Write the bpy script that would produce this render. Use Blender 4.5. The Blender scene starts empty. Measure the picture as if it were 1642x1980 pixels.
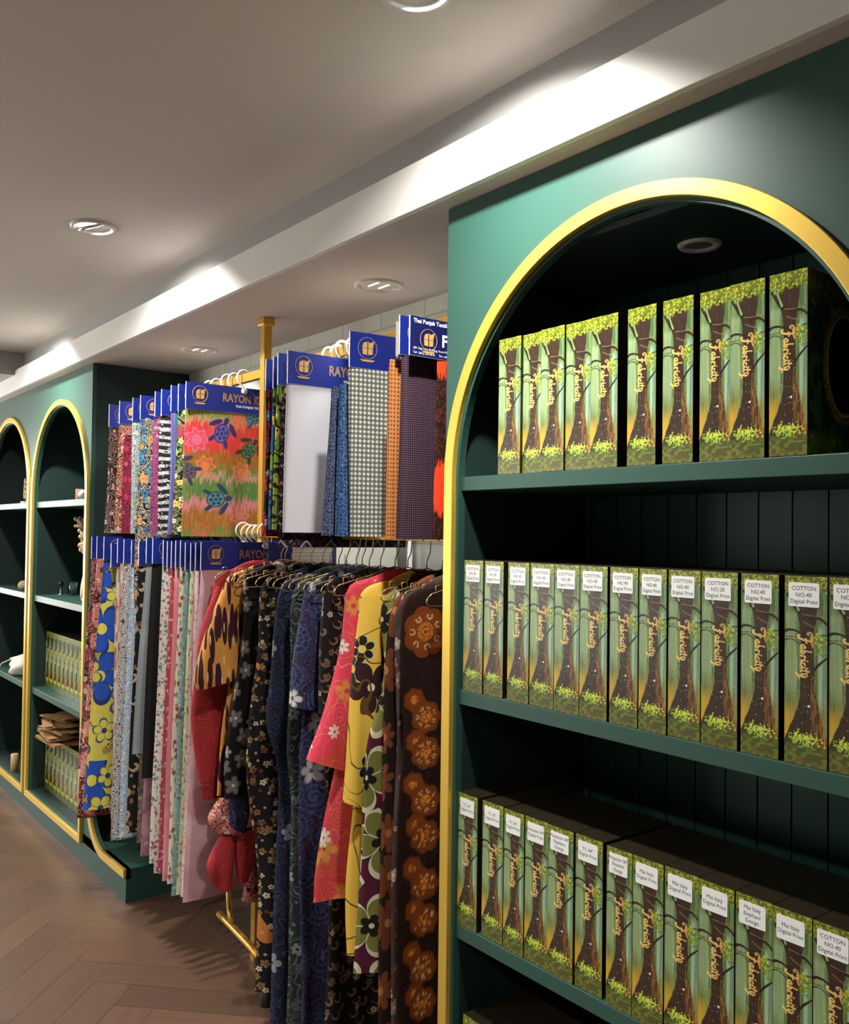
import bpy, math, random
import numpy as np
from mathutils import Matrix, Vector
random.seed(7)
PI = math.pi
scn = bpy.context.scene
COL = scn.collection

# ---------------------------------------------------------------- camera
cam_d = bpy.data.cameras.new('camera'); cam = bpy.data.objects.new('camera', cam_d); COL.objects.link(cam)
scn.camera = cam
CAM_F, YAW, PITCH, ROLL = 1760.86, 0.65951, 0.0236382, -0.0127567
cam_d.sensor_fit = 'HORIZONTAL'; cam_d.sensor_width = 36.0
cam_d.lens = CAM_F/1642*36.0
cam_d.clip_start = 0.02
fw = Vector((math.sin(YAW)*math.cos(PITCH), math.cos(YAW)*math.cos(PITCH), math.sin(PITCH)))
rt = Vector((math.cos(YAW), -math.sin(YAW), 0)); dn = fw.cross(rt)
r2 = rt*math.cos(ROLL)+dn*math.sin(ROLL); d2 = -rt*math.sin(ROLL)+dn*math.cos(ROLL)
cam.matrix_world = Matrix(((r2.x, -d2.x, -fw.x, 0), (r2.y, -d2.y, -fw.y, 0), (r2.z, -d2.z, -fw.z, 1.594), (0, 0, 0, 1)))

# ---------------------------------------------------------------- world, exposure, lamp strengths
w = bpy.data.worlds.new('world'); scn.world = w; w.use_nodes = True
w.node_tree.nodes['Background'].inputs[0].default_value = (1.0, 0.97, 0.9, 1)
w.node_tree.nodes['Background'].inputs[1].default_value = 7.5
scn.view_settings.view_transform = 'Standard'; scn.view_settings.look = 'None'
scn.view_settings.exposure = 0.66; scn.view_settings.gamma = 1.0
scn.view_settings.use_curve_mapping = False
LAMP_W = 13.0       # watts of one tilted downlight
SOFFIT_W = 3.0
FILL_W = 24.0       # watts of one unseen fill lamp added over the shop floor
LAMP_COL = (1.0, 0.96, 0.9)
WIN = (5.3, 7.3, .8, 2.1)   # shopfront window in the left wall: y0, y1, z0, z1
pd = bpy.data.lights.new('window_portal', 'AREA'); pd.shape = 'RECTANGLE'; pd.size = WIN[1]-WIN[0]; pd.size_y = WIN[3]-WIN[2]
pd.cycles.is_portal = True
po = bpy.data.objects.new('window_portal', pd); COL.objects.link(po)
po.location = (-3.02, (WIN[0]+WIN[1])/2, (WIN[2]+WIN[3])/2); po.rotation_euler = (PI/2, 0, -PI/2)
WIN2 = (-1.6, 1.2, .8, 2.2)   # glazed end of the shop: x0, x1, z0, z1
pd = bpy.data.lights.new('window_portal', 'AREA'); pd.shape = 'RECTANGLE'; pd.size = WIN2[1]-WIN2[0]; pd.size_y = WIN2[3]-WIN2[2]
pd.cycles.is_portal = True
po = bpy.data.objects.new('window_portal', pd); COL.objects.link(po)
po.location = ((WIN2[0]+WIN2[1])/2, 8.22, (WIN2[2]+WIN2[3])/2); po.rotation_euler = (-PI/2, 0, 0)

# ---------------------------------------------------------------- helpers
def lin(h):
    h = h.lstrip('#'); c = [int(h[i:i+2], 16)/255 for i in (0, 2, 4)]
    return tuple([(x/12.92 if x <= .04045 else ((x+.055)/1.055)**2.4) for x in c])
def L4(h): return (*lin(h), 1.0)

def tag(o, label=None, cat=None, group=None, kind=None):
    if label: o['label'] = label
    if cat: o['category'] = cat
    if group: o['group'] = group
    if kind: o['kind'] = kind
    return o
def empty(name, loc=(0, 0, 0), rz=0.0):
    o = bpy.data.objects.new(name, None); COL.objects.link(o); o.location = loc; o.rotation_euler = (0, 0, rz)
    o.empty_display_size = .05
    return o
def copy_tree(o, parent=None):
    c = o.copy(); COL.objects.link(c)
    if parent: c.parent = parent
    for ch in list(o.children): copy_tree(ch, c)
    return c

class MB:
    def __init__(s): s.v = []; s.f = []; s.m = []; s.uv = []; s.col = None; s.sm = []
    def add(s, verts, faces, mi=0, uvs=None, smooth=False):
        b = len(s.v); s.v.extend([tuple(p) for p in verts])
        s.uv.extend(uvs if uvs is not None else [(0, 0)]*len(verts))
        for f in faces: s.f.append(tuple(b+i for i in f)); s.m.append(mi); s.sm.append(smooth)
        return s
    def box(s, x0, x1, y0, y1, z0, z1, mi=0, M=None):
        vs = [(x, y, z) for z in (z0, z1) for y in (y0, y1) for x in (x0, x1)]
        if M is not None: vs = [tuple(M@Vector(p)) for p in vs]
        return s.add(vs, [(0, 2, 3, 1), (4, 5, 7, 6), (0, 1, 5, 4), (2, 6, 7, 3), (0, 4, 6, 2), (1, 3, 7, 5)], mi)
    def prism(s, poly, axis, a, b, mi=0, smooth=False):
        # poly: 2-D points; axis 'x': (y,z), 'y': (x,z), 'z': (x,y)
        def P(p, t): return {'x': (t, p[0], p[1]), 'y': (p[0], t, p[1]), 'z': (p[0], p[1], t)}[axis]
        n = len(poly)
        vs = [P(p, a) for p in poly]+[P(p, b) for p in poly]
        fs = [tuple(range(n)), tuple(range(2*n-1, n-1, -1))]+[(i, i+n, (i+1) % n+n, (i+1) % n) for i in range(n)]
        return s.add(vs, fs, mi, smooth=smooth)
    def tube(s, pts, r, n=8, mi=0, closed=False, ry=None):
        pts = [Vector(p) for p in pts]; N = len(pts); vs = []
        rr = r if isinstance(r, (list, tuple)) else [r]*N
        prev = None
        for i, p in enumerate(pts):
            if closed: t = pts[(i+1) % N]-pts[i-1]
            else: t = pts[min(i+1, N-1)]-pts[max(i-1, 0)]
            t = t.normalized() if t.length > 1e-9 else Vector((0, 0, 1))
            if prev is None:
                a = Vector((0, 0, 1)) if abs(t.z) < .9 else Vector((1, 0, 0))
                u = t.cross(a).normalized()
            else:
                u = (prev-t*prev.dot(t)).normalized()
            prev = u; q = t.cross(u)
            for k in range(n):
                an = 2*PI*k/n; vs.append(tuple(p+(u*math.cos(an)+q*math.sin(an))*rr[i]))
        fs = []
        R = N if closed else N-1
        for i in range(R):
            for k in range(n):
                a = i*n+k; b = i*n+(k+1) % n; c = ((i+1) % N)*n+(k+1) % n; d = ((i+1) % N)*n+k
                fs.append((a, b, c, d))
        if not closed: fs += [tuple(range(n-1, -1, -1)), tuple(range((N-1)*n, N*n))]
        return s.add(vs, fs, mi, smooth=True)
    def lathe(s, prof, c=(0, 0, 0), n=32, mi=0, smooth=True, M=None, cap=False):
        vs = []; N = len(prof)
        for (r, z) in prof:
            for k in range(n):
                p = Vector((r*math.cos(2*PI*k/n), r*math.sin(2*PI*k/n), z))
                if M is not None: p = M@p
                vs.append((p.x+c[0], p.y+c[1], p.z+c[2]))
        fs = [(i*n+k, i*n+(k+1) % n, (i+1)*n+(k+1) % n, (i+1)*n+k) for i in range(N-1) for k in range(n)]
        if cap: fs += [tuple(range(n)), tuple(range((N-1)*n, N*n))]
        return s.add(vs, fs, mi, smooth=smooth)
    def ball(s, c, r, mi=0, n=10, sc=(1, 1, 1), M=None):
        vs = [];
        for i in range(n+1):
            th = PI*i/n
            for k in range(n*2):
                ph = PI*k/n
                p = Vector((math.sin(th)*math.cos(ph)*r*sc[0], math.sin(th)*math.sin(ph)*r*sc[1], math.cos(th)*r*sc[2]))
                if M is not None: p = M@p
                vs.append((p.x+c[0], p.y+c[1], p.z+c[2]))
        m = n*2
        fs = [(i*m+k, (i+1)*m+k, (i+1)*m+(k+1) % m, i*m+(k+1) % m) for i in range(n) for k in range(m)]
        return s.add(vs, fs, mi, smooth=True)
    def mesh(s, name, mats):
        me = bpy.data.meshes.new(name); me.from_pydata(s.v, [], s.f)
        if not isinstance(mats, (list, tuple)): mats = [mats]
        for m in mats: me.materials.append(m)
        me.polygons.foreach_set('material_index', s.m)
        me.polygons.foreach_set('use_smooth', s.sm)
        uvl = me.uv_layers.new(name='UVMap')
        li = np.zeros(len(me.loops), dtype=np.int32); me.loops.foreach_get('vertex_index', li)
        uvl.data.foreach_set('uv', np.array(s.uv, dtype=np.float32)[li].ravel())
        if s.col is not None:
            ca = me.color_attributes.new('Col', 'FLOAT_COLOR', 'POINT')
            c = np.ones((len(s.v), 4), dtype=np.float32); c[:, :3] = s.col
            ca.data.foreach_set('color', c.ravel())
        me.update()
        return me
    def build(s, name, mats, parent=None, bevel=0):
        o = bpy.data.objects.new(name, s.mesh(name, mats)); COL.objects.link(o)
        if parent: o.parent = parent
        if bevel:
            b = o.modifiers.new('bevel', 'BEVEL'); b.width = bevel; b.segments = 2; b.limit_method = 'ANGLE'; b.angle_limit = .6
        return o

_tc = {}
def text2d(body, size, align='CENTER', bold=0.0, shear=0.0):
    k = (body, size, align, bold, shear)
    if k not in _tc:
        cu = bpy.data.curves.new('tmp', 'FONT'); cu.body = body; cu.size = size; cu.align_x = align; cu.offset = bold; cu.shear = shear
        cu.resolution_u = 2
        o = bpy.data.objects.new('tmp', cu); me = o.to_mesh()
        _tc[k] = ([tuple(v.co) for v in me.vertices], [tuple(p.vertices) for p in me.polygons])
        o.to_mesh_clear(); bpy.data.objects.remove(o); bpy.data.curves.remove(cu)
    return _tc[k]
def put_text(mb, body, size, org, ux, uy, mi, align='CENTER', bold=0.0, sx=1.0, shear=0.0):
    v, f = text2d(body, size, align, bold, shear)
    ux = Vector(ux); uy = Vector(uy); org = Vector(org)
    mb.add([tuple(org+ux*(p[0]*sx)+uy*p[1]) for p in v], f, mi)

# ---------------------------------------------------------------- materials
class NB:
    def __init__(s, name):
        s.mat = bpy.data.materials.new(name); s.mat.use_nodes = True; s.nt = s.mat.node_tree
        s.bsdf = s.nt.nodes['Principled BSDF']
    def n(s, t): return s.nt.nodes.new(t)
    def l(s, a, b): s.nt.links.new(a, b)
    def set(s, sock, v):
        if hasattr(v, 'is_output') or isinstance(v, bpy.types.NodeSocket): s.l(v, sock)
        else: sock.default_value = v
    def math(s, op, a, b=0.0, c=0.0):
        m = s.n('ShaderNodeMath'); m.operation = op; s.set(m.inputs[0], a); s.set(m.inputs[1], b); s.set(m.inputs[2], c); return m.outputs[0]
    def mix(s, f, a, b):
        m = s.n('ShaderNodeMix'); m.data_type = 'RGBA'; s.set(m.inputs[0], f); s.set(m.inputs[6], a); s.set(m.inputs[7], b); return m.outputs[2]
    def noise(s, vec, scale, det=2.0, rough=.5, dist=0.0):
        t = s.n('ShaderNodeTexNoise'); s.l(vec, t.inputs['Vector']); t.inputs['Scale'].default_value = scale
        t.inputs['Detail'].default_value = det; t.inputs['Roughness'].default_value = rough; t.inputs['Distortion'].default_value = dist
        return t
    def coord(s, which='UV'):
        return s.n('ShaderNodeTexCoord').outputs[which]
    def bump(s, h, strength=.2, dist=.002):
        b = s.n('ShaderNodeBump'); b.inputs['Strength'].default_value = strength; b.inputs['Distance'].default_value = dist
        s.l(h, b.inputs['Height']); s.l(b.outputs[0], s.bsdf.inputs['Normal'])

def paint(name, hexc, rough=.5, spec=.5, metal=0.0, bump=0.0, bscale=60, var=0.0):
    b = NB(name); c = L4(hexc)
    b.bsdf.inputs['Base Color'].default_value = c; b.bsdf.inputs['Roughness'].default_value = rough
    b.bsdf.inputs['Metallic'].default_value = metal; b.bsdf.inputs['Specular IOR Level'].default_value = spec
    co = b.coord('Object')
    if var:
        nz = b.noise(co, 3.0, 4)
        f = b.math('MULTIPLY', nz.outputs[0], var)
        b.l(b.mix(f, c, (c[0]*.6, c[1]*.6, c[2]*.6, 1)), b.bsdf.inputs['Base Color'])
    nz = b.noise(co, bscale, 3); b.bump(nz.outputs[0], bump if bump else .02, .001)
    return b.mat

def vcol(name, rough=.5, spec=.5, bump=0.0, bscale=300):
    b = NB(name); a = b.n('ShaderNodeVertexColor'); a.layer_name = 'Col'
    b.l(a.outputs[0], b.bsdf.inputs['Base Color']); b.bsdf.inputs['Roughness'].default_value = rough
    b.bsdf.inputs['Specular IOR Level'].default_value = spec
    if bump:
        nz = b.noise(b.coord('Object'), bscale, 3); b.bump(nz.outputs[0], bump, .002)
    return b.mat

def D4(h):
    c = lin(h); g = .3*c[0]+.6*c[1]+.1*c[2]
    return (*[(x*.88+g*.12)*.78 for x in c], 1.0)
def print_mat(name, base, layers, rough=.8, uvoff=(0, 0), bump=.0):
    """fabric print: flat base colour and layers of printed motifs laid out in the cloth's own UV (metres)"""
    b = NB(name); uv = b.coord('UV')
    off = b.n('ShaderNodeVectorMath'); off.operation = 'ADD'; b.l(uv, off.inputs[0]); off.inputs[1].default_value = (uvoff[0], uvoff[1], 0)
    uv = off.outputs[0]
    sep = b.n('ShaderNodeSeparateXYZ'); b.l(uv, sep.inputs[0]); U, V = sep.outputs[0], sep.outputs[1]
    col = D4(base)
    for ly in layers:
        k = ly[0]
        if k == 'fl':      # flowers: scale, size, petals, colour a, colour b, centre, [prob, randomness, edge colour]
            _, sc, size, npet, c1, c2, cc = ly[:7]
            prob = ly[7] if len(ly) > 7 else 1.0; rnd = ly[8] if len(ly) > 8 else .8; edge = ly[9] if len(ly) > 9 else None
            vo = b.n('ShaderNodeTexVoronoi'); vo.voronoi_dimensions = '2D'; vo.inputs['Scale'].default_value = sc
            vo.inputs['Randomness'].default_value = rnd; b.l(uv, vo.inputs['Vector'])
            d = b.n('ShaderNodeVectorMath'); d.operation = 'SUBTRACT'; b.l(uv, d.inputs[0]); b.l(vo.outputs['Position'], d.inputs[1])
            sx = b.n('ShaderNodeSeparateXYZ'); b.l(d.outputs[0], sx.inputs[0])
            cs = b.n('ShaderNodeSeparateXYZ'); b.l(vo.outputs['Color'], cs.inputs[0])
            th = b.math('ARCTAN2', sx.outputs[1], sx.outputs[0]); th = b.math('ADD', th, b.math('MULTIPLY', cs.outputs[0], 6.28))
            dx2 = b.math('MULTIPLY', sx.outputs[0], sx.outputs[0]); dy2 = b.math('MULTIPLY', sx.outputs[1], sx.outputs[1])
            rr = b.math('MULTIPLY', b.math('SQRT', b.math('ADD', dx2, dy2)), sc)
            pet = b.math('ABSOLUTE', b.math('COSINE', b.math('MULTIPLY', th, npet/2)))
            pet = b.math('POWER', pet, .6)
            R = b.math('MULTIPLY', b.math('MULTIPLY_ADD', pet, .62, .38), size)
            R = b.math('MULTIPLY', R, b.math('MULTIPLY_ADD', cs.outputs[1], .5, .65))
            m = b.math('LESS_THAN', rr, R)
            if prob < 1: m = b.math('MULTIPLY', m, b.math('LESS_THAN', cs.outputs[2], prob))
            fc = b.mix(b.math('GREATER_THAN', cs.outputs[1], .5), D4(c1), D4(c2))
            if edge:
                fc = b.mix(b.math('GREATER_THAN', rr, b.math('MULTIPLY', R, .84)), fc, D4(edge))
                ray = b.math('LESS_THAN', pet, .30); fc = b.mix(ray, fc, D4(edge))
            fc = b.mix(b.math('LESS_THAN', rr, size*.17), fc, D4(cc))
            col = b.mix(m, col, fc)
        elif k == 'ln':    # flowing contour lines: scale, freq, threshold, colour
            _, sc, fr, th, c = ly[:5]
            nz = b.noise(uv, sc, 1.0, .4, ly[5] if len(ly) > 5 else .6)
            s_ = b.math('SINE', b.math('MULTIPLY', nz.outputs[0], fr)); col = b.mix(b.math('GREATER_THAN', s_, th), col, D4(c))
        elif k == 'blob':  # soft-edged patches: scale, threshold, colour
            nz = b.noise(uv, ly[1], 2.0, .5, .5); col = b.mix(b.math('GREATER_THAN', nz.outputs[0], ly[2]), col, D4(ly[3]))
        elif k == 'soft':
            nz = b.noise(uv, ly[1], 2.0, .5, .3)
            rp = b.n('ShaderNodeMapRange'); b.l(nz.outputs[0], rp.inputs[0]); rp.inputs[1].default_value = ly[2]; rp.inputs[2].default_value = ly[2]+.15
            col = b.mix(rp.outputs[0], col, D4(ly[3]))
        elif k == 'st':    # stripes: axis, freq per metre, duty, colour, distortion
            ax = U if ly[1] == 'u' else V
            nz = b.noise(uv, 14.0, 1.0); x = b.math('ADD', ax, b.math('MULTIPLY', nz.outputs[0], ly[5] if len(ly) > 5 else 0.0))
            fr = b.math('FRACT', b.math('MULTIPLY', x, ly[2])); col = b.mix(b.math('LESS_THAN', fr, ly[3]), col, D4(ly[4]))
        elif k == 'dot':   # regular dots: scale, radius, colour
            vo = b.n('ShaderNodeTexVoronoi'); vo.voronoi_dimensions = '2D'; vo.inputs['Scale'].default_value = ly[1]; vo.inputs['Randomness'].default_value = ly[4] if len(ly) > 4 else 0.0
            b.l(uv, vo.inputs['Vector']); col = b.mix(b.math('LESS_THAN', vo.outputs['Distance'], ly[2]), col, D4(ly[3]))
        elif k == 'sp':    # ring spirals round scattered points: scale, freq, threshold, colour, radius
            vo = b.n('ShaderNodeTexVoronoi'); vo.voronoi_dimensions = '2D'; vo.inputs['Scale'].default_value = ly[1]; b.l(uv, vo.inputs['Vector'])
            d = b.n('ShaderNodeVectorMath'); d.operation = 'SUBTRACT'; b.l(uv, d.inputs[0]); b.l(vo.outputs['Position'], d.inputs[1])
            sx = b.n('ShaderNodeSeparateXYZ'); b.l(d.outputs[0], sx.inputs[0])
            th = b.math('ARCTAN2', sx.outputs[1], sx.outputs[0])
            s_ = b.math('SINE', b.math('ADD', b.math('MULTIPLY', vo.outputs['Distance'], ly[2]), th))
            m = b.math('MULTIPLY', b.math('GREATER_THAN', s_, ly[3]), b.math('LESS_THAN', vo.outputs['Distance'], ly[5]))
            col = b.mix(m, col, D4(ly[4]))
        elif k == 'dia':   # diamonds: scale u, scale v, threshold, colour
            a = b.math('PINGPONG', b.math('MULTIPLY', U, ly[1]), 1.0); c = b.math('PINGPONG', b.math('MULTIPLY', V, ly[2]), 1.0)
            col = b.mix(b.math('LESS_THAN', b.math('ADD', a, c), ly[3]), col, D4(ly[4]))
        elif k == 'leaf':  # long leaves: scale, stretch angle, threshold, colour
            mp = b.n('ShaderNodeMapping'); b.l(uv, mp.inputs[0]); mp.inputs['Rotation'].default_value = (0, 0, ly[2]); mp.inputs['Scale'].default_value = (ly[1], ly[1]*(ly[5] if len(ly) > 5 else .28), 1)
            vo = b.n('ShaderNodeTexVoronoi'); vo.voronoi_dimensions = '2D'; vo.inputs['Scale'].default_value = 1.0; b.l(mp.outputs[0], vo.inputs['Vector'])
            col = b.mix(b.math('LESS_THAN', vo.outputs['Distance'], ly[3]), col, D4(ly[4]))
    if isinstance(col, tuple): b.bsdf.inputs['Base Color'].default_value = col
    else: b.l(col, b.bsdf.inputs['Base Color'])
    b.bsdf.inputs['Roughness'].default_value = rough; b.bsdf.inputs['Specular IOR Level'].default_value = .25
    nz = b.noise(uv, 900, 1.0); b.bump(nz.outputs[0], .08, .0006)
    return b.mat

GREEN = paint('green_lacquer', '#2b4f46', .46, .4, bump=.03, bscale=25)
GREEN_SHADE = paint('green_shade', '#1c302d', .55, .4)  # cabinet green darkened: shade of recesses and side end put into the colour
GOLD = paint('gold_trim', '#e2bd52', .38, .5, metal=.55, bump=.05, bscale=90)
BRASS = paint('brushed_brass', '#cfa044', .35, .5, metal=.6)
WHITE_P = paint('white_emulsion', '#dcdcd8', .55, .4, bump=.05, bscale=14)
GREY_P = paint('grey_ceiling_band', '#9a9a98', .6, .4, bump=.03, bscale=10)  # flat grey for the upper ceiling band and beam, darker than the fascia
CEIL_P = paint('ceiling_paint', '#c2bbb5', .7, .3)
CARD_B = paint('blue_card', '#11257c', .4, .5)
CARD_N = paint('navy_card', '#10184e', .4, .5)
CARD_E = paint('white_card_edge', '#e9e9ee', .6)
BRONZE = paint('bronze_ink', '#9a7a55', .5)
GOLDINK = paint('gold_ink', '#c89a4a', .45)
WHITE = paint('white_ink', '#ececec', .6)
INK = paint('grey_ink', '#55595c', .6)
STICK = paint('white_sticker', '#eef2f2', .45)
PLASTIC = paint('milky_plastic', '#cfcfc4', .3, .5)
BLACK = paint('black_rubber', '#15130f', .6)
BOXSIDE = paint('dark_box_board', '#241d10', .42, .5, var=.4)
CHROME = paint('chrome', '#c9c9c9', .18, .5, metal=.9)
LAMPRING = paint('white_lamp_ring', '#c4c4c2', .4, .5)
WOODC = paint('driftwood', '#b39a78', .7, .3, bump=.3, bscale=80, var=.6)
KRAFT = paint('kraft_paper', '#a77f52', .7, .3, bump=.1, bscale=60, var=.3)
CORK = paint('cork', '#9a7a62', .8, .3, bump=.4, bscale=250, var=.5)
CREAM = paint('cream_cotton', '#cfc9c0', .8, .2, bump=.1, bscale=40)
PAPER = paint('paper', '#d8d2c4', .7, .2)
LEAFC = paint('carved_leaf_wood', '#c9a05a', .5, .4, bump=.2, bscale=50, var=.5)
WAX = paint('wax', '#c9a878', .5, .5)
WIRE = paint('brass_wire', '#c9b183', .3, .5, metal=.9)
def glass():
    b = NB('clear_glass'); b.bsdf.inputs['Transmission Weight'].default_value = 1; b.bsdf.inputs['Roughness'].default_value = .03
    b.bsdf.inputs['IOR'].default_value = 1.45; b.bsdf.inputs['Base Color'].default_value = (.9, .95, .93, 1); return b.mat
GLASS = glass()
def emit(name, col, st):
    b = NB(name); b.bsdf.inputs['Emission Color'].default_value = (*col, 1); b.bsdf.inputs['Emission Strength'].default_value = st; return b.mat
TUBE = emit('lamp_tube', (1, .98, .94), 1.2)
BULB = emit('lit_bulb', (1, .97, .92), 5.0)

def wall_block():
    b = NB('painted_block_wall'); co = b.coord('Object')
    sep = b.n('ShaderNodeSeparateXYZ'); b.l(co, sep.inputs[0]); cmb = b.n('ShaderNodeCombineXYZ'); b.l(sep.outputs[1], cmb.inputs[0]); b.l(sep.outputs[2], cmb.inputs[1])
    br = b.n('ShaderNodeTexBrick'); b.l(cmb.outputs[0], br.inputs['Vector']); br.inputs['Scale'].default_value = 1.0
    br.inputs['Brick Width'].default_value = .26; br.inputs['Row Height'].default_value = .13; br.inputs['Mortar Size'].default_value = .004
    br.inputs['Color1'].default_value = L4('#cdd3cb'); br.inputs['Color2'].default_value = L4('#c2cac0'); br.inputs['Mortar'].default_value = L4('#aab0a2')
    nz = b.noise(co, 9, 5, .65)
    b.l(b.mix(b.math('MULTIPLY', nz.outputs[0], .3), br.outputs[0], L4('#a9ab9b')), b.bsdf.inputs['Base Color']); b.bsdf.inputs['Roughness'].default_value = .6
    b.bump(br.outputs['Fac'], -.4, .004)
    return b.mat
BLOCK = wall_block()
def wood():
    b = NB('herringbone_oak'); a = b.n('ShaderNodeVertexColor'); a.layer_name = 'Col'; uv = b.coord('UV')
    mp = b.n('ShaderNodeMapping'); b.l(uv, mp.inputs[0]); mp.inputs['Scale'].default_value = (3, 60, 1)
    nz = b.noise(mp.outputs[0], 1.0, 5, .6, .4)
    c = b.mix(b.math('MULTIPLY', nz.outputs[0], .75), a.outputs[0], L4('#402d24'))
    b.l(c, b.bsdf.inputs['Base Color']); b.bsdf.inputs['Roughness'].default_value = .42; b.bsdf.inputs['Specular IOR Level'].default_value = .4
    b.bump(nz.outputs[0], .08, .001)
    return b.mat
WOOD = wood()

# ---------------------------------------------------------------- room
ZS, ZC = 2.40, 2.625      # soffit and main ceiling heights
XW = 1.885                # back wall plane
XF = 1.37                 # fascia face
XC = 1.414                # cabinet fronts
def struct(name, mb, mats, **k): return tag(mb.build(name, mats, **k), kind='structure')

fl = MB(); cols = []
PL, PW = .56, .14
def plank(cx, cy, ang):
    c, s = math.cos(ang), math.sin(ang); g = .0006
    base = len(fl.v)
    q = [(-PL/2+g, -PW/2+g), (PL/2-g, -PW/2+g), (PL/2-g, PW/2-g), (-PL/2+g, PW/2-g)]
    o = random.random()*9, random.random()*9
    fl.add([(cx+x*c-y*s, cy+x*s+y*c, 0) for x, y in q], [(0, 1, 2, 3)], uvs=[(x+o[0], y+o[1]) for x, y in q])
    t = random.uniform(.8, 1.12); a = lin('#745846'); b_ = lin('#644b3d'); k = random.random()
    cols.extend([tuple((a[i]*k+b_[i]*(1-k))*t for i in range(3))]*4)
# herringbone: planks four times as long as wide, laid at 45 degrees to the walls
A = PI/4; e1 = Vector((math.cos(A), math.sin(A))); e2 = Vector((-math.sin(A), math.cos(A)))
NP = 4
for gy in range(-60, 70):
    for k in range(-14, 15):
        for horiz in (True, False):
            if horiz: px, py, an = gy+2*NP*k+NP/2, gy+.5, 0
            else: px, py, an = gy+.5, gy-2*NP*k-2*NP+1+NP/2, PI/2
            p = e1*(px*PW)+e2*(py*PW)
            if -3.2 < p.x < 2.4 and -2.8 < p.y < 8.5: plank(p.x, p.y, A+an)
base = len(fl.v)
fl.add([(-3, -2.6, -.004), (2.1, -2.6, -.004), (2.1, 8.2, -.004), (-3, 8.2, -.004)], [(0, 1, 2, 3)]); cols.extend([lin('#3c2b22')]*4)
fl.col = np.array(cols)
struct('floor', fl, WOOD)

struct('ceiling', MB().box(-3, 1.40, -2.6, 8.2, ZC, ZC+.06).box(XF+.0005, 2.0, -2.6, 8.2, ZS, ZS+.05), CEIL_P)
struct('trim_1', MB().box(XF-.02, XF, -2.6, 6.4, ZS-.0005, 2.519), WHITE_P, bevel=.002)
struct('trim_2', MB().box(1.40, 1.46, -2.6, 8.2, 2.50, ZC+.01), GREY_P)
struct('trim_3', MB().box(-3, 1.40, 5.67, 6.1, 2.49, ZC), GREY_P)
struct('wall_right', MB().box(XW+.02, XW+.12, -2.6, 8.2, -.01, 2.7), BLOCK)
struct('wall_left', MB().box(-3.1, -3, -2.6, WIN[0], 0, 2.7).box(-3.1, -3, WIN[1], 8.2, 0, 2.7).box(-3.1, -3, WIN[0], WIN[1], 0, WIN[2]).box(-3.1, -3, WIN[0], WIN[1], WIN[3], 2.7), WHITE_P)
wf = MB()
for k in range(4):
    y = WIN[0]+(WIN[1]-WIN[0]-.04)*k/3; wf.box(-3.08, -3.02, y, y+.04, WIN[2], WIN[3])
wf.box(-3.08, -3.02, WIN[0], WIN[1], WIN[2], WIN[2]+.04).box(-3.08, -3.02, WIN[0], WIN[1], WIN[3]-.04, WIN[3])
struct('window_1', wf, WHITE_P)
struct('wall_back', MB().box(-3, WIN2[0], 8.2, 8.3, 0, 2.7).box(WIN2[1], 2, 8.2, 8.3, 0, 2.7).box(WIN2[0], WIN2[1], 8.2, 8.3, 0, WIN2[2]).box(WIN2[0], WIN2[1], 8.2, 8.3, WIN2[3], 2.7), WHITE_P)
wf = MB()
for k in range(4):
    x = WIN2[0]+(WIN2[1]-WIN2[0]-.04)*k/3; wf.box(x, x+.04, 8.22, 8.28, WIN2[2], WIN2[3])
wf.box(WIN2[0], WIN2[1], 8.22, 8.28, WIN2[2], WIN2[2]+.04).box(WIN2[0], WIN2[1], 8.22, 8.28, WIN2[3]-.04, WIN2[3])
struct('window_2', wf, WHITE_P)
struct('wall_front', MB().box(-3, 2, -2.7, -2.6, 0, 2.7), WHITE_P)
struct('baseboard_right', MB().box(XW+.005, XW+.02, 1.76, 4.44, 0, .08), WHITE_P)

# ---------------------------------------------------------------- shelving cabinets
def arch_z(y, cy, r, cz):
    t = max(0.0, r*r-(y-cy)**2); return cz+math.sqrt(t)
def front_panel(y0, y1, cy, r, cz, zb, ztop):
    mb = MB(); n = 64; th = .02
    ys = [cy-r*math.cos(PI*i/n) for i in range(n+1)]
    def slab(ya, yb, za0, za1, zb0, zb1):   # prism with a sloping lower edge
        vs = [(x, y, z) for x in (XC, XC+th) for (y, z) in ((ya, za0), (yb, zb0), (yb, zb1), (ya, za1))]
        mb.add(vs, [(0, 3, 2, 1), (4, 5, 6, 7), (0, 1, 5, 4), (2, 3, 7, 6), (0, 4, 7, 3), (1, 2, 6, 5)])
    slab(y0, cy-r, 0, ztop, 0, ztop); slab(cy+r, y1, 0, ztop, 0, ztop)
    slab(cy-r, cy+r, 0, zb, 0, zb)
    for i in range(n): slab(ys[i], ys[i+1], arch_z(ys[i], cy, r, cz), ztop, arch_z(ys[i+1], cy, r, cz), ztop)
    return mb
def arch_trim(cy, ro, ri, cz, zbo, zbi, x0, x1):
    outer, inner = [], []
    n = 72
    for i in range(n+1):
        a = PI*i/n; outer.append((cy+ro*math.cos(a), cz+ro*math.sin(a))); inner.append((cy+ri*math.cos(a), cz+ri*math.sin(a)))
    outer += [(cy-ro, zbo), (cy+ro, zbo)]; inner += [(cy-ri, zbi), (cy+ri, zbi)]
    N = len(outer); vs = []
    for (o, i_) in zip(outer, inner): vs += [(x0, *o), (x0, *i_), (x1, *i_), (x1, *o)]
    fs = []
    for k in range(N):
        a = k*4; b = ((k+1) % N)*4
        for q in range(4): fs.append((a+q, a+(q+1) % 4, b+(q+1) % 4, b+q))
    return MB().add(vs, fs)
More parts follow.
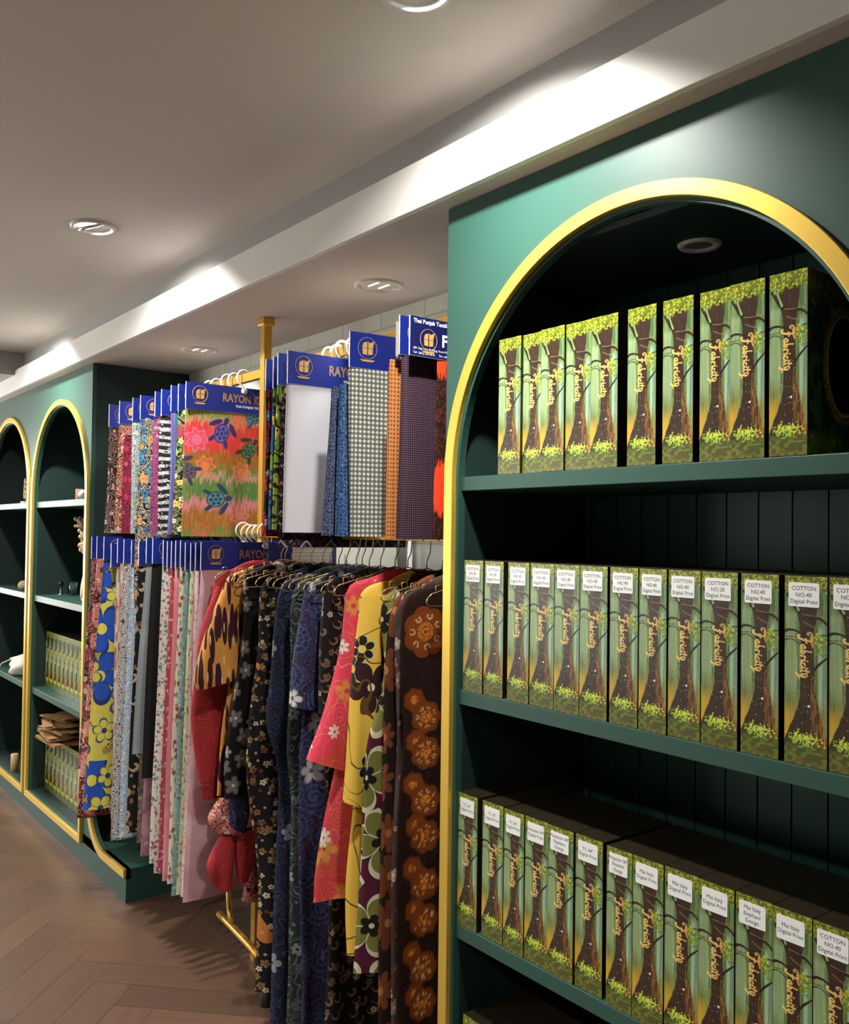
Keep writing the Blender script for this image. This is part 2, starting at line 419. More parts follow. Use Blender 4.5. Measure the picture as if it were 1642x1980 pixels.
def cabinet(label, y0, y1, cy, r, cz, zb, shelves, side_lo, side_hi, ro, ri, z_in):
    t = empty('arched_shelving_cabinet', (0, 0, 0)); tag(t, label, 'cabinet')
    front_panel(y0, y1, cy, r, cz, zb, ZS-.002).build('front_panel', GREEN, t)
    arch_trim(cy, ro, ri, cz, zb-.035, zb-.003, XC-.014, XC+.0005).build('arch_trim', GOLD, t, bevel=.0015)
    ya, yb = cy-r, cy+r
    # back of vertical boards with grooves
    mb = MB(); y = yb-.022
    mb.box(XW-.006, XW+.012, ya-.03, yb+.03, .02, z_in+.01)
    while y > ya-.08:
        mb.box(XW-.014, XW-.006, max(y-.079, ya-.03), y, .03, z_in); y -= .083
    mb.box(XW-.02, XW-.006, yb-.018, yb, .03, z_in)
    mb.build('back_panel', GREEN, t)
    MB().box(XC+.02, XW, yb+.0, yb+.02, .02, z_in+.01).box(XC+.02, XW, ya-.02, ya, .02, z_in+.01).build('side_panel', GREEN_SHADE, t)
    MB().box(XC+.02, XW, ya, yb, z_in, z_in+.015).build('top_panel', GREEN_SHADE, t)
    MB().box(XC+.02, XW-.014, ya, yb, zb-.03, zb).build('bottom_panel', GREEN_SHADE, t)
    for zs in shelves:
        MB().box(XC+.008, XW-.014, ya+.001, yb-.001, zs-.034, zs).build('shelf', GREEN, t, bevel=.0015)
    if side_lo is not None: MB().box(XC+.02, XW+.02, y0, y0+.012, 0, ZS-.002).build('end_panel', GREEN_SHADE, t)  # outer end takes the darkened green, its shade painted in
    if side_hi is not None: MB().box(XC+.02, XW+.02, y1-.012, y1, 0, ZS-.002).build('end_panel', GREEN, t)
    return t
CYN, RN, CZN = 1.178, .512, 1.728
cabinet('tall dark green arched cabinet with gold trim holding three rows of forest-print boxes, nearest', .45, 1.741, CYN, RN, CZN, .14, [1.732, 1.218, .661], None, 1, .552, .521, 2.222)
CYA, RA, CZA = 4.968, .462, 1.775
cabinet('dark green arched cabinet with gold trim beside the hanging fabrics, holding brown envelopes', 4.455, 5.49, CYA, RA, CZA, .125, [1.745, 1.219, .70], 1, None, .499, .47, 2.24)
cabinet('farthest dark green arched cabinet, cut by the left edge of the photo', 5.49, 6.56, 6.012, RA, CZA, .125, [1.745, 1.219, .70], None, 1, .499, .47, 2.24)

# low plinth that runs on from the far cabinets towards the fabrics, with its curved gold strip
pl = empty('low_plinth', (0, 0, 0)); tag(pl, 'low dark green plinth with a curved gold strip under the hanging fabrics', 'plinth')
MB().box(XC, XW, 3.872, 4.4545, 0, .142).build('base', GREEN, pl)
arc = [(3.872, .142), (4.15, .142)]+[(4.15+.20*math.sin(a), .342-.20*math.cos(a)) for a in [PI/2*i/14 for i in range(1, 15)]]+[(4.35, .9), (4.4545, .9), (4.4545, .10), (3.872, .10)]
MB().prism(arc, 'x', XC, XC+.02).build('curved_panel', GREEN, pl)
def strip(path, wd, x0, x1):
    vs = []; fs = []
    for i, p in enumerate(path):
        q0 = Vector(path[max(i-1, 0)]); q1 = Vector(path[min(i+1, len(path)-1)]); t = (q1-q0).normalized(); nrm = Vector((-t.y, t.x))
        a = Vector(p); b_ = a-nrm*wd
        vs += [(x0, a.x, a.y), (x0, b_.x, b_.y), (x1, b_.x, b_.y), (x1, a.x, a.y)]
    for k in range(len(path)-1):
        for q in range(4): fs.append((k*4+q, k*4+(q+1) % 4, k*4+4+(q+1) % 4, k*4+4+q))
    fs += [(0, 1, 2, 3), tuple(len(vs)-4+i for i in (3, 2, 1, 0))]
    return MB().add(vs, fs)
path = [(3.872, .143), (4.15, .143)]+[(4.15+.20*math.sin(a), .343-.20*math.cos(a)) for a in [PI/2*i/14 for i in range(1, 15)]]+[(4.35, .9)]
strip(path, .036, XC-.012, XC+.0005).build('gold_strip', GOLD, pl)

# ---------------------------------------------------------------- downlights
def downlight(name, label, x, y, z, R, lit=None, tilt=0.0, az=0.0, power=0, group=None, ring=LAMPRING):
    t = empty(name, (x, y, z)); tag(t, label, 'ceiling light', group)
    MB().lathe([(R*.78, .0), (R*.80, -.006), (R*.9, -.008), (R*.98, -.005), (R, 0)], n=48).build('trim_ring', ring, t)
    Mx = Matrix.Rotation(az, 4, 'Z') @ Matrix.Rotation(-tilt, 4, 'Y')
    if lit:
        MB().lathe([(R*.80, .0), (R*.74, .012), (R*.60, .035), (R*.2, .05), (0.001, .052)], n=48).build('reflector', CHROME, t)
        MB().lathe([(R*.66, -.004), (R*.70, .0), (R*.66, .006)], n=40, M=Mx).build('gimbal_ring', CHROME, t)
        MB().lathe([(0.0005, -.003), (R*.3, -.004), (R*.62, .001)], n=40, M=Mx).build('bulb', BULB, t)
        ld = bpy.data.lights.new('lamp_light', 'AREA'); ld.shape = 'DISK'; ld.size = R*1.2; ld.energy = power; ld.color = LAMP_COL
        lo = bpy.data.objects.new('lamp_light', ld); COL.objects.link(lo); lo.parent = t
        lo.matrix_local = Matrix.Translation((0, 0, -.012)) @ Mx
        ld.spread = 2.25
        lo.visible_camera = True
    else:
        MB().lathe([(R*.80, -.001), (R*.70, .008), (R*.5, .02), (R*.2, .028), (0.001, .03)], n=10, smooth=False).build('reflector', CHROME, t)
        for s in (-1, 1):
            MB().tube([(s*R*.25, -R*.35, .006), (s*R*.25, R*.35, .006)], R*.10).build('lamp_tube', TUBE, t)
        ld = bpy.data.lights.new('lamp_light', 'AREA'); ld.shape = 'DISK'; ld.size = R*1.2; ld.energy = SOFFIT_W; ld.color = (1, .98, .94)
        lo = bpy.data.objects.new('lamp_light', ld); COL.objects.link(lo); lo.parent = t; lo.location = (0, 0, -.004); ld.spread = 2.3; lo.visible_camera = False
    return t
AZ = math.atan2(.37, .93)
downlight('tilting_downlight', 'lit round downlight cut by the top edge of the photo', 1.018, 1.362, ZC, .075, True, .42, AZ, LAMP_W)
downlight('tilting_downlight', 'lit round downlight in the main ceiling at the left', .985, 3.135, ZC, .075, True, .42, AZ, LAMP_W)
for y in (4.85,):
    downlight('tilting_downlight', 'added round fill downlight over the shop floor, outside the picture', 1.0, y, ZC, .075, True, .42, AZ, LAMP_W, group='ceiling lights outside the picture')
for x in (-.9,):  # unseen straight-down lamps added for frontal fill on the box spines
    for y in (.8, 2.8):
        downlight('tilting_downlight', 'added round fill downlight over the shop floor, outside the picture', x, y, ZC, .075, True, 0, 0, FILL_W, group='ceiling lights outside the picture')
downlight('recessed_downlight', 'round recessed downlight in the low ceiling beside the near green cabinet', 1.682, 2.427, ZS, .082)
downlight('recessed_downlight', 'round recessed downlight in the low ceiling left of the gold pole', 1.682, 3.82, ZS, .082)
t = empty('cabinet_downlight', (1.65, 1.176, 2.2215)); tag(t, 'small unlit round spotlight under the top of the near arch', 'ceiling light')
MB().lathe([(.028, .0), (.030, -.004), (.043, -.006), (.047, 0)], n=40).build('trim_ring', LAMPRING, t)
MB().lathe([(.029, -.001), (.026, -.0005), (.018, -.0025), (.0005, -.0025)], n=32).build('lens', paint('dull_lens', '#6f6a66', .4), t)

# ---------------------------------------------------------------- forest-print boxes
BW, BH, BD = .0725, .313, .222
def smooth(e0, e1, x):
    t = np.clip((x-e0)/(e1-e0), 0, 1); return t*t*(3-2*t)
def vnoise(x, y, seed=0):
    def h(i, j): 
        n = np.sin(i*127.1+j*311.7+seed*74.7)*43758.5453; return n-np.floor(n)
    i = np.floor(x); j = np.floor(y); fx = x-i; fy = y-j; fx = fx*fx*(3-2*fx); fy = fy*fy*(3-2*fy)
    return (h(i, j)*(1-fx)+h(i+1, j)*fx)*(1-fy)+(h(i, j+1)*(1-fx)+h(i+1, j+1)*fx)*fy
class Art:
    """paints a print as numpy colours over points given in the panel's own centimetres"""
    def __init__(s, X, Y): s.X = X; s.Y = Y; s.c = np.zeros(X.shape+(3,))
    def over(s, m, col):
        m = np.clip(m, 0, 1)[..., None]; c = np.array(lin(col) if isinstance(col, str) else col); s.c = s.c*(1-m)+c*m
    def seg(s, p, q, w0, w1=None, soft=.03):
        w1 = w0 if w1 is None else w1
        dx, dy = q[0]-p[0], q[1]-p[1]; L = dx*dx+dy*dy+1e-9
        t = np.clip(((s.X-p[0])*dx+(s.Y-p[1])*dy)/L, 0, 1); d = np.hypot(s.X-p[0]-t*dx, s.Y-p[1]-t*dy)
        return 1-smooth(-soft, soft, d-(w0+(w1-w0)*t))
    def line(s, pts, w0, w1, col, soft=.03):
        m = np.zeros_like(s.X); n = len(pts)-1
        for i in range(n): m = np.maximum(m, s.seg(pts[i], pts[i+1], w0+(w1-w0)*i/n, w0+(w1-w0)*(i+1)/n, soft))
        s.over(m, col)
    def disc(s, x, y, r, col, soft=.03, ry=None, a=0):
        ry = ry or r; ca, sa = math.cos(a), math.sin(a); dx = (s.X-x)*ca+(s.Y-y)*sa; dy = -(s.X-x)*sa+(s.Y-y)*ca
        d = np.sqrt((dx/r)**2+(dy/ry)**2); s.over(1-smooth(1-soft/r, 1+soft/r, d), col)
def bez(*p, n=10):
    out = []
    for i in range(n+1):
        t = i/n; q = list(map(Vector, p))
        while len(q) > 1: q = [q[k]*(1-t)+q[k+1]*t for k in range(len(q)-1)]
        out.append((q[0].x, q[0].y))
    return out
# script lettering, strokes in em units along the baseline (slanted hand)
def word_strokes():
    S = []
    def st(*seg, w=.055): S.append((bez(*seg, n=8), w))
    # capital F with its long swash
    st((.62, 1.02), (.30, 1.22), (-.25, 1.10), (-.30, .78), w=.05); st((-.30, .78), (-.30, .55), (-.05, .60), (-.06, .78), w=.045)
    st((.02, .98), (.45, .86), (.72, 1.02), (1.02, 1.10), w=.055)
    st((.52, .95), (.40, .55), (.28, .0), (.02, -.22), w=.07); st((.02, -.22), (-.14, -.30), (-.22, -.12), (-.12, -.06), w=.05)
    st((.22, .48), (.40, .44), (.55, .52), (.66, .56), w=.05)
    x = .78
    def a(x):
        st((x+.30, .42), (x+.05, .52), (x-.12, .02), (x+.10, .02)); st((x+.10, .02), (x+.24, .05), (x+.30, .3), (x+.32, .44)); st((x+.31, .42), (x+.22, .05), (x+.30, -.04), (x+.44, .14))
    def b(x):
        st((x+.26, .98), (x+.16, .6), (x+.02, .1), (x+.12, .02)); st((x+.10, .02), (x+.34, .02), (x+.40, .42), (x+.16, .36))
    def r(x): st((x+.14, .44), (x+.10, .25), (x+.06, .1), (x+.03, 0)); st((x+.08, .22), (x+.16, .42), (x+.24, .48), (x+.36, .38))
    def i(x): st((x+.14, .44), (x+.04, .08), (x+.06, -.04), (x+.22, .12)); S.append(([(x+.20, .64), (x+.21, .66)], .055))
    def c(x): st((x+.30, .38), (x+.12, .54), (x-.08, .04), (x+.12, .01)); st((x+.12, .01), (x+.20, .0), (x+.26, .06), (x+.32, .14))
    def t(x): st((x+.24, .80), (x+.12, .4), (x+.02, .02), (x+.16, .02)); st((x-.02, .52), (x+.10, .52), (x+.4, .56), (x+.62, .60), w=.045)
    def y(x): st((x+.10, .44), (x+.0, .10), (x+.12, -.02), (x+.26, .16)); st((x+.36, .46), (x+.28, .1), (x+.18, -.3), (x+.0, -.42)); st((x+.0, -.42), (x-.2, -.5), (x-.3, -.3), (x+.5, -.1), w=.04)
    for f, adv in ((a, .46), (b, .46), (r, .40), (i, .28), (c, .38), (i, .28), (t, .34), (y, .5)): f(x); x += adv
    return S, x
WORD, WORDL = word_strokes()
def spine_art(X, Y):
    """X 0..7.45 cm across, Y 0..31.3 cm up"""
    A_ = Art(X, Y); W_ = 7.45
    streak = vnoise(X*4.2, Y*.18, 1); fine = vnoise(X*14, Y*.5, 2)
    A_.over(np.ones_like(X), '#5b6e40')
    A_.over(smooth(14, 28, Y)*.7, '#4f7448'); A_.over((streak > .55)*.45, '#8a9f66'); A_.over((streak < .3)*.55, '#3c5a36')
    A_.over((fine > .62)*.25, '#97a55c')
    A_.over(smooth(11, 7.0, Y)*np.exp(-((X-.3)/2.0)**2)*1.0, '#d8a92c')
    A_.over(smooth(14, 8, Y)*.35, '#9a8f35')
    # pale trunk at the left
    A_.over(smooth(.12, 0, np.abs(X-1.15)-(.85+.15*np.sin(Y*.5)))*smooth(10, 14, Y)*smooth(26, 24.5, Y)*.55, '#9db88a')
    # light shafts at the right
    A_.over(smooth(.15, 0, np.abs(X-6.1)-.28)*smooth(8, 12, Y)*smooth(24, 22, Y)*.75, '#9cc7a4'); A_.over(smooth(.1, 0, np.abs(X-6.8)-.16)*smooth(8, 12, Y)*smooth(24, 22, Y)*.6, '#7d9ba0')
    # big dark tree
    wl = np.interp(Y, [3.0, 4.5, 7, 9.5, 12, 16, 20, 23, 25, 27, 31], [.0, .3, 1.3, 2.2, 2.75, 2.9, 2.85, 2.6, 2.2, 2.0, 1.8])
    wr = np.interp(Y, [3.0, 4.5, 7, 9.5, 12, 16, 20, 23, 25, 27, 31], [7.4, 7.2, 6.5, 5.8, 5.3, 5.0, 4.9, 5.1, 5.5, 5.8, 6.1])
    wob = (vnoise(Y*.8, Y*0, 5)-.5)*.35
    tm = smooth(-.06, .06, X-wl-wob)*smooth(-.06, .06, wr+wob-X)*smooth(2.5, 3.2, Y)
    A_.over(tm, '#3b2b22'); A_.over(tm*(vnoise(X*9, Y*.6, 3) > .62)*.5, '#22190f')
    A_.over(tm*smooth(.55, .8, (X-wl)/(wr-wl+1e-6))*(vnoise(X*7-Y*.25, Y*.3, 6) > .45)*smooth(17, 12, Y)*.85, '#8a5c25')
    A_.over(tm*smooth(.6, .9, (X-wl)/(wr-wl+1e-6))*(vnoise(X*9-Y*.2, Y*.35, 9) > .74)*smooth(14, 10, Y), '#c08f3e')
    # limbs across
    br = '#2d2219'
    A_.line(bez((2.6, 25.2), (1.6, 26.2), (1.1, 27.5), (.1, 28.6)), .42, .25, br); A_.line(bez((2.4, 25.6), (1.9, 26.8), (1.6, 27.6), (1.5, 28.2)), .2, .05, '#8fb06c')
    A_.line(bez((-.1, 21.8), (1.2, 22.8), (2.4, 21.9), (4.2, 21.2), n=14), .26, .12, br); A_.line(bez((0, 20.4), (1.4, 21.2), (2.0, 20.2), (3.1, 19.6)), .1, .07, br)
    A_.line(bez((0, 21.0), (1.0, 20.9), (1.8, 21.5), (3.0, 20.6)), .07, .05, br)
    A_.line(bez((4.4, 24.2), (5.6, 24.8), (6.4, 24.4), (7.45, 23.2), n=14), .3, .18, br); A_.line(bez((3.2, 23.7), (4.4, 23.2), (5.2, 22.6), (6.4, 23.0)), .05, .05, '#a08258')
    A_.line(bez((2.9, 25.0), (4.4, 24.6), (5.8, 25.0), (6.8, 24.6)), .05, .04, '#a08258'); A_.line(bez((4.6, 21.4), (5.6, 21.9), (6.6, 21.6), (7.4, 21.9)), .16, .08, br)
    A_.line(bez((4.9, 15.8), (5.8, 17.0), (6.6, 17.6), (7.45, 18.4)), .26, .12, br)
    # leaf clump at the right
    rng = random.Random(3)
    for _ in range(90):
        a = rng.uniform(0, 6.28); q = rng.random()**.5
        A_.disc(6.1+1.35*q*math.cos(a), 20.1+1.9*q*math.sin(a), rng.uniform(.10, .26), rng.choice(['#7d8f2c', '#5a7426', '#a9b02e', '#d2cf3f', '#6b8a30']))
    # canopy along the top
    ct = 28.3+.5*np.sin(X*1.9)+.35*np.sin(X*4.3+1)+.3*X*.35
    A_.over(smooth(-.15, .25, Y-ct), '#5c6a1f')
    for _ in range(200):
        x = rng.uniform(0, W_); y = rng.uniform(27.8+.12*x, 31.3); A_.disc(x, y, rng.uniform(.08, .22), rng.choice(['#7e8a2a', '#a4a531', '#4f5f1c', '#93a23a', '#c2b940']))
    # ground and flowers
    A_.over(smooth(4.2, 3.0, Y), '#4b5224'); A_.over(smooth(3.6, 2.2, Y)*(vnoise(X*1.2, Y*2.6, 8) > .5)*.7, '#75802f'); A_.over(smooth(2.2, .8, Y)*(vnoise(X*2.2, Y*3.6, 9) > .55)*.7, '#5d4c26')
    for _ in range(150):
        x = rng.gauss(3.4, 1.6); y = 4.3+rng.gauss(0, .55)-.10*(x-3)**2*.3
        A_.disc(x, y, rng.uniform(.09, .2), rng.choice(['#c3d64a', '#9dc24a', '#d9de4c', '#7fae3e', '#b6cf3c']))
    for _ in range(40):
        A_.disc(rng.uniform(.4, 7), rng.uniform(5, 17), rng.uniform(.035, .07), '#e2d890', .02)
    # lettering runs down the spine
    em = 2.0; y0 = 21.2; xb = 2.75
    def T(p): return (xb+p[1]*em*.94, y0-(p[0]+.18*p[1]*-1)*em*.90)
    for off, colr, ww in (((.10, -.08), '#1f1408', 1.5), ((0, 0), None, 1.0)):
        for pts, w0 in WORD:
            pp = [(T(p)[0]+off[0], T(p)[1]+off[1]) for p in pts]
            m = np.zeros_like(X)
            for i in range(len(pp)-1): m = np.maximum(m, A_.seg(pp[i], pp[i+1], w0*em*ww*1.2, soft=.025))
            if colr: A_.over(m*.7, colr)
            else:
                t = np.clip((X-2.4)/3.2, 0, 1)[..., None]; cc = np.array(lin('#f0d07a'))*(1-t)+np.array(lin('#c98a55'))*t
                A_.c = A_.c*(1-m[..., None])+cc*m[..., None]
    A_.disc(4.2, 9.9, .2, '#f4efdc', .03)
    return A_.c
SPINE_M = vcol('glossy_forest_print', .22, .5, bump=.22, bscale=420)
def grid_panel(nx, ny, w_, h_, art, org, ux, uy, scale=100.0):
    xs = np.linspace(0, w_, nx); ys = np.linspace(0, h_, ny); X, Y = np.meshgrid(xs, ys)
    c = art(X*scale, Y*scale).reshape(-1, 3)
    o = np.array(org); ux = np.array(ux, float); uy = np.array(uy, float)
    P = o+X.reshape(-1, 1)*ux+Y.reshape(-1, 1)*uy
    mb = MB(); idx = np.arange(nx*ny).reshape(ny, nx)
    fs = np.stack([idx[:-1, :-1], idx[:-1, 1:], idx[1:, 1:], idx[1:, :-1]], -1).reshape(-1, 4)
    mb.v = [tuple(p) for p in P]; mb.uv = list(zip(X.ravel().tolist(), Y.ravel().tolist())); mb.f = [tuple(f) for f in fs.tolist()]
    mb.m = [0]*len(mb.f); mb.sm = [False]*len(mb.f); mb.col = c
    return mb
def make_box():
    t = empty('storage_box'); 
    MB().box(.0006, BD, 0, BW, 0, BH).build('case', BOXSIDE, t, bevel=.0008)
    # spine faces -x; its left edge (seen from the shop) is at y = BW
    grid_panel(74, 300, BW-.0006, BH-.0006, spine_art, (-.0002, BW-.0003, .0003), (0, -1, 0), (0, 0, 1)).build('printed_spine', SPINE_M, t)
    return t
def sticker(lines, size=.0098):
    mb = MB(); w_, h_ = .052, .040
    r = .003; poly = []
    for cx, cz, a0 in ((w_/2-r, h_/2-r, 0), (-w_/2+r, h_/2-r, PI/2), (-w_/2+r, -h_/2+r, PI), (w_/2-r, -h_/2+r, 1.5*PI)):
        for k in range(5): a = a0+PI/2*k/4; poly.append((cx+r*math.cos(a), cz+r*math.sin(a)))
    mb.prism(poly, 'x', -.0007, -.0003)
    n = len(lines)
    for i, l in enumerate(lines):
        put_text(mb, l, size, (-.0009, -.002 if 0 else 0, (n-1)*.0055-i*.011-.0035), (0, -1, 0), (0, 0, 1), 1)
    return mb.mesh('label', [STICK, INK])
_stk = {}
def add_sticker(box, lines):
    k = tuple(lines)
    if k not in _stk: _stk[k] = sticker(lines)
    o = bpy.data.objects.new('label', _stk[k]); COL.objects.link(o); o.parent = box
    o.location = (0, BW/2+.003, BH-.031); o['label'] = 'white paper sticker with grey lettering'
proto = make_box(); used = False
def place_box(x, yl, yr, z, label, group=None, lines=None):
    global used
    b = proto if not used else copy_tree_nolabel(proto)
    used = True
    b.location = (x, yr, z); b.scale = (1, (yl-yr-.0006)/BW, 1); tag(b, label, 'box', group)
    if lines: extra.append((b, lines))
    return b
extra = []
def copy_tree_nolabel(o):
    c = o.copy(); COL.objects.link(c)
    for ch in o.children:
        if ch.name.startswith('label'): continue
        d = ch.copy(); COL.objects.link(d); d.parent = c
    return c
ORD = ['first', 'second', 'third', 'fourth', 'fifth', 'sixth', 'seventh', 'eighth', 'ninth', 'tenth', 'eleventh', 'twelfth', 'thirteenth']
G1 = 'forest-print boxes on the top shelf of the near cabinet'
row1 = [(1.5629, 1.4889), (1.4885, 1.4249), (1.4245, 1.3532), (1.3528, 1.280), (1.2796, 1.2071), (1.1828, 1.1124), (1.0971, 1.0275), (1.0166, .9503), (.9498, .8804), (.872, .8016)]
row1x = [1.425, 1.431, 1.423, 1.427, 1.424, 1.424, 1.424, 1.428, 1.423, 1.422]
for i, (yl, yr) in enumerate(row1):
    last = place_box(row1x[i], yl, yr, 1.7325, f'glossy forest-print box without sticker, {ORD[i]} from the left on the top shelf', G1)
row2 = [(1.6792, 1.6093), (1.6088, 1.542), (1.5243, 1.455), (1.4545, 1.3805), (1.3780, 1.3056), (1.3049, 1.2301), (1.2258, 1.1542), (1.1505, 1.0846), (1.0837, 1.0114), (1.0079, .9323), (.927, .854), (.8436, .7678), (.767, .692)]
for i, (yl, yr) in enumerate(row2):
    ln = ['COTTON', 'NO.20' if i == 9 else 'NO.40', 'Digital Print']
    place_box(1.425+[0, .003, 0, .002, 0, 0, .002, 0, .003, 0, .001, 0, .002][i], yl, yr, 1.2185, f'forest-print box with a COTTON sticker, {ORD[i]} from the left on the middle shelf', 'forest-print boxes on the middle shelf of the near cabinet', ln)
row3 = [(1.6895, 1.6185), (1.6047, 1.5330), (1.5279, 1.4624), (1.4618, 1.3905), (1.3895, 1.3155), (1.3141, 1.2393), (1.2264, 1.161), (1.1604, 1.0868), (1.0862, 1.0107), (1.0101, .9357), (.9351, .8633), (.8627, .7918), (.7912, .718)]
t3 = [['TC 36"', 'Digital Print']]*3+[['Polyester 44"', 'Digital Print'], ['Polyester 44"', 'Elephant', 'Design'], ['TC 44"', 'Digital Print'], ['Polyester 58"', 'Elephant', 'Design'], ['Mai Italy', 'Digital Print'], ['Mai Italy', 'Digital Print'], ['Mai Italy', 'Digital Print'], ['Mai Italy', 'Elephant', 'Design'], ['Mai Italy', 'Digital Print'], ['COTTON', 'NO.40', 'Digital Print']]
for i, (yl, yr) in enumerate(row3):
    place_box(1.424+[0, .003, 0, .002, 0, .004, 0, 0, .002, 0, .002, 0, 0][i], yl, yr, .6615, f'forest-print box with a white sticker, {ORD[i]} from the left on the lower shelf', 'forest-print boxes on the lower shelf of the near cabinet', t3[i])
for i in range(4):
    place_box(1.43, 1.67-i*.0755, 1.596-i*.0755, .1405, f'forest-print box on the bottom shelf of the near cabinet, {ORD[i]} from the left', 'forest-print boxes on the bottom shelf of the near cabinet')
for i in range(9):
    place_box(1.492, 5.425-i*.0752, 5.351-i*.0752, .7005, f'forest-print box in the far cabinet above the envelopes, {ORD[i]} from the left', 'forest-print boxes above the envelopes in the far cabinet')
for i in range(9):
    place_box(1.50, 5.42-i*.0755, 5.346-i*.0755, .1255, f'forest-print box in the far cabinet below the envelopes, {ORD[i]} from the left', 'forest-print boxes below the envelopes in the far cabinet')
for b, ln in extra: add_sticker(b, ln)
# printed side with an oval window frame on the last box of the top row
def side_art(X, Y):
    A_ = Art(X, Y); A_.over(np.ones_like(X), '#1d2614'); A_.over((vnoise(X*.8, Y*.5, 4) > .55)*.6, '#2f4a2a'); A_.over(smooth(24, 30, Y)*.7, '#5a5a1e'); A_.over(smooth(5, 2, Y)*.7, '#4a5a20')
    rng = random.Random(8)
    for _ in range(120): A_.disc(rng.uniform(0, 22), rng.choice([rng.uniform(0, 4), rng.uniform(25, 31)]), rng.uniform(.15, .5), rng.choice(['#55601f', '#3c4a1b', '#6e7430']))
    A_.disc(12, 16, 6.9, '#77602a', .1, 9.9); A_.disc(12, 16, 6.4, '#3a3016', .1, 9.4); A_.disc(12, 16, 6.1, '#a58a45', .1, 9.0); A_.disc(12, 16, 5.6, '#0a0b08', .1, 8.5)
    for k in range(60):
        a = k*PI/30; A_.disc(12+7.0*math.cos(a), 16+10*math.sin(a), .35, rng.choice(['#7a6a2e', '#4e5a22']))
    return A_.c*1.7
grid_panel(70, 96, BD-.002, BH-.002, side_art, (.001, -.0003, .001), (1, 0, 0), (0, 0, 1)).build('printed_side', SPINE_M, last)

# ---------------------------------------------------------------- rails, pole, garment rack
pole = empty('ceiling_pole', (1.62, 3.08, 0)); tag(pole, 'brass square pole reaching up to the low ceiling between the hanging fabrics', 'pole')
MB().box(-.016, .016, -.016, .016, 0, ZS-.001).build('post', BRASS, pole, bevel=.002)
MB().box(-.024, .024, -.024, .024, ZS-.03, ZS-.001).build('ceiling_cap', BRASS, pole, bevel=.003)
def rail(label, x, y0, y1, z, h=.034, wd=.02):
    t = MB().box(x-wd/2, x+wd/2, y0, y1, z-h/2, z+h/2).build('hanging_rail', BRASS, bevel=.002); return tag(t, label, 'rail')
rail('brass upper rail behind the hanging fabrics, left of the gold pole', 1.62, 3.098, 4.452, 2.193)
rail('brass upper rail carrying the fabrics right of the gold pole', 1.62, 1.745, 3.062, 2.193)
rail('brass lower rail holding the long fabrics, left of the gold pole', 1.62, 3.098, 4.452, 1.60)
rail('brass lower rail from which the clothes hang, right of the gold pole', 1.62, 1.745, 3.062, 1.584, .024)

rk = empty('rack_stand', (1.5, 2.77, 0)); tag(rk, 'brass rack foot with a black rubber cap standing on the wooden floor', 'stand')
MB().tube([(0, 0, .02), (0, 0, 1.30)], .016).build('leg', BRASS, rk)
MB().lathe([(.0001, 0), (.023, 0), (.024, .004), (.022, .045), (.018, .05)], n=20).build('rubber_foot', BLACK, rk)
MB().tube([(0, .01, .13), (.02, .16, .13), (.05, .42, .125), (.06, .50, .12)], .013).build('base_bar', BRASS, rk)
MB().tube([(.045, .36, .13), (.055, .40, .16), (.06, .42, .19), (.06, .425, .25)], .010).build('brace', BRASS, rk)
tag(MB().lathe([(.0001, 0), (.010, 0), (.010, 1.57), (.0001, 1.57)], c=(1.868, 2.49, 0), n=14).build('support_post', WHITE_P), 'thin white post standing behind the clothes against the block wall', 'post')

# ---------------------------------------------------------------- hanging cloth
def sheet(mb, st, y0, nu=40, nv=40, fold=.006, k=30.0, ph=0.0, mi=0, lean=0.0, sharp=.55, colf=None, uvo=0.0, fold2=None):
    """closed flattened tube of cloth through stations ((xl,zl),(xr,zr),half thickness[,dy]); folds run down it"""
    n = len(st); vs = []; uvs = []; cols = []
    for j in range(nv+1):
        t = j/nv*(n-1); i = min(int(t), n-2); f = t-i
        def cr(a):  # catmull through stations
            p0 = a[max(i-1, 0)]; p1 = a[i]; p2 = a[i+1]; p3 = a[min(i+2, n-1)]
            return .5*((2*p1)+(-p0+p2)*f+(2*p0-5*p1+4*p2-p3)*f*f+(-p0+3*p1-3*p2+p3)*f**3)
        xl, zl, xr, zr, th = [cr([s_[0][0] for s_ in st]), cr([s_[0][1] for s_ in st]), cr([s_[1][0] for s_ in st]), cr([s_[1][1] for s_ in st]), cr([s_[2] for s_ in st])]
        dy = cr([s_[3] if len(s_) > 3 else 0 for s_ in st])
        mx, mz = (xl+xr)/2, (zl+zr)/2; hx, hz = (xr-xl)/2, (zr-zl)/2
        A_ = fold*(j/nv)**.7
        for q in range(nu):
            p_ = q/nu; u_ = p_*2 if p_ < .5 else 2-p_*2
            cc = .3*math.cos(PI*u_)+.7*(1-2*u_)
            s_ = math.sqrt(max(0.0, 1-abs(cc)**3.6))*(1 if p_ < .5 else -1)
            x = mx+hx*cc; z = mz+hz*cc
            wob = A_*math.sin(k*x+ph+1.3*math.sin(3*z+ph))+A_*.5*math.sin(2.3*k*x+ph*2+z*2)
            y = y0+dy-th*s_+wob
            x += A_*.35*math.sin(7*z+ph)
            vs.append((x, y, z)); uvs.append(((x if p_ < .5 else 2*(mx-hx)-x-.6*th)+(.6*(y-y0-dy) if abs(cc) > .93 else 0)*0+uvo, z))
            if colf: cols.append((x, z, s_ >= -1e-6))
    fs = [(j*nu+q, j*nu+(q+1) % nu, (j+1)*nu+(q+1) % nu, (j+1)*nu+q) for j in range(nv) for q in range(nu)]
    mb.add(vs, fs, mi, uvs=uvs, smooth=True)
    if colf:
        X = np.array([c_[0] for c_ in cols]); Z = np.array([c_[1] for c_ in cols]); mb.col = colf(X, Z)
    return mb

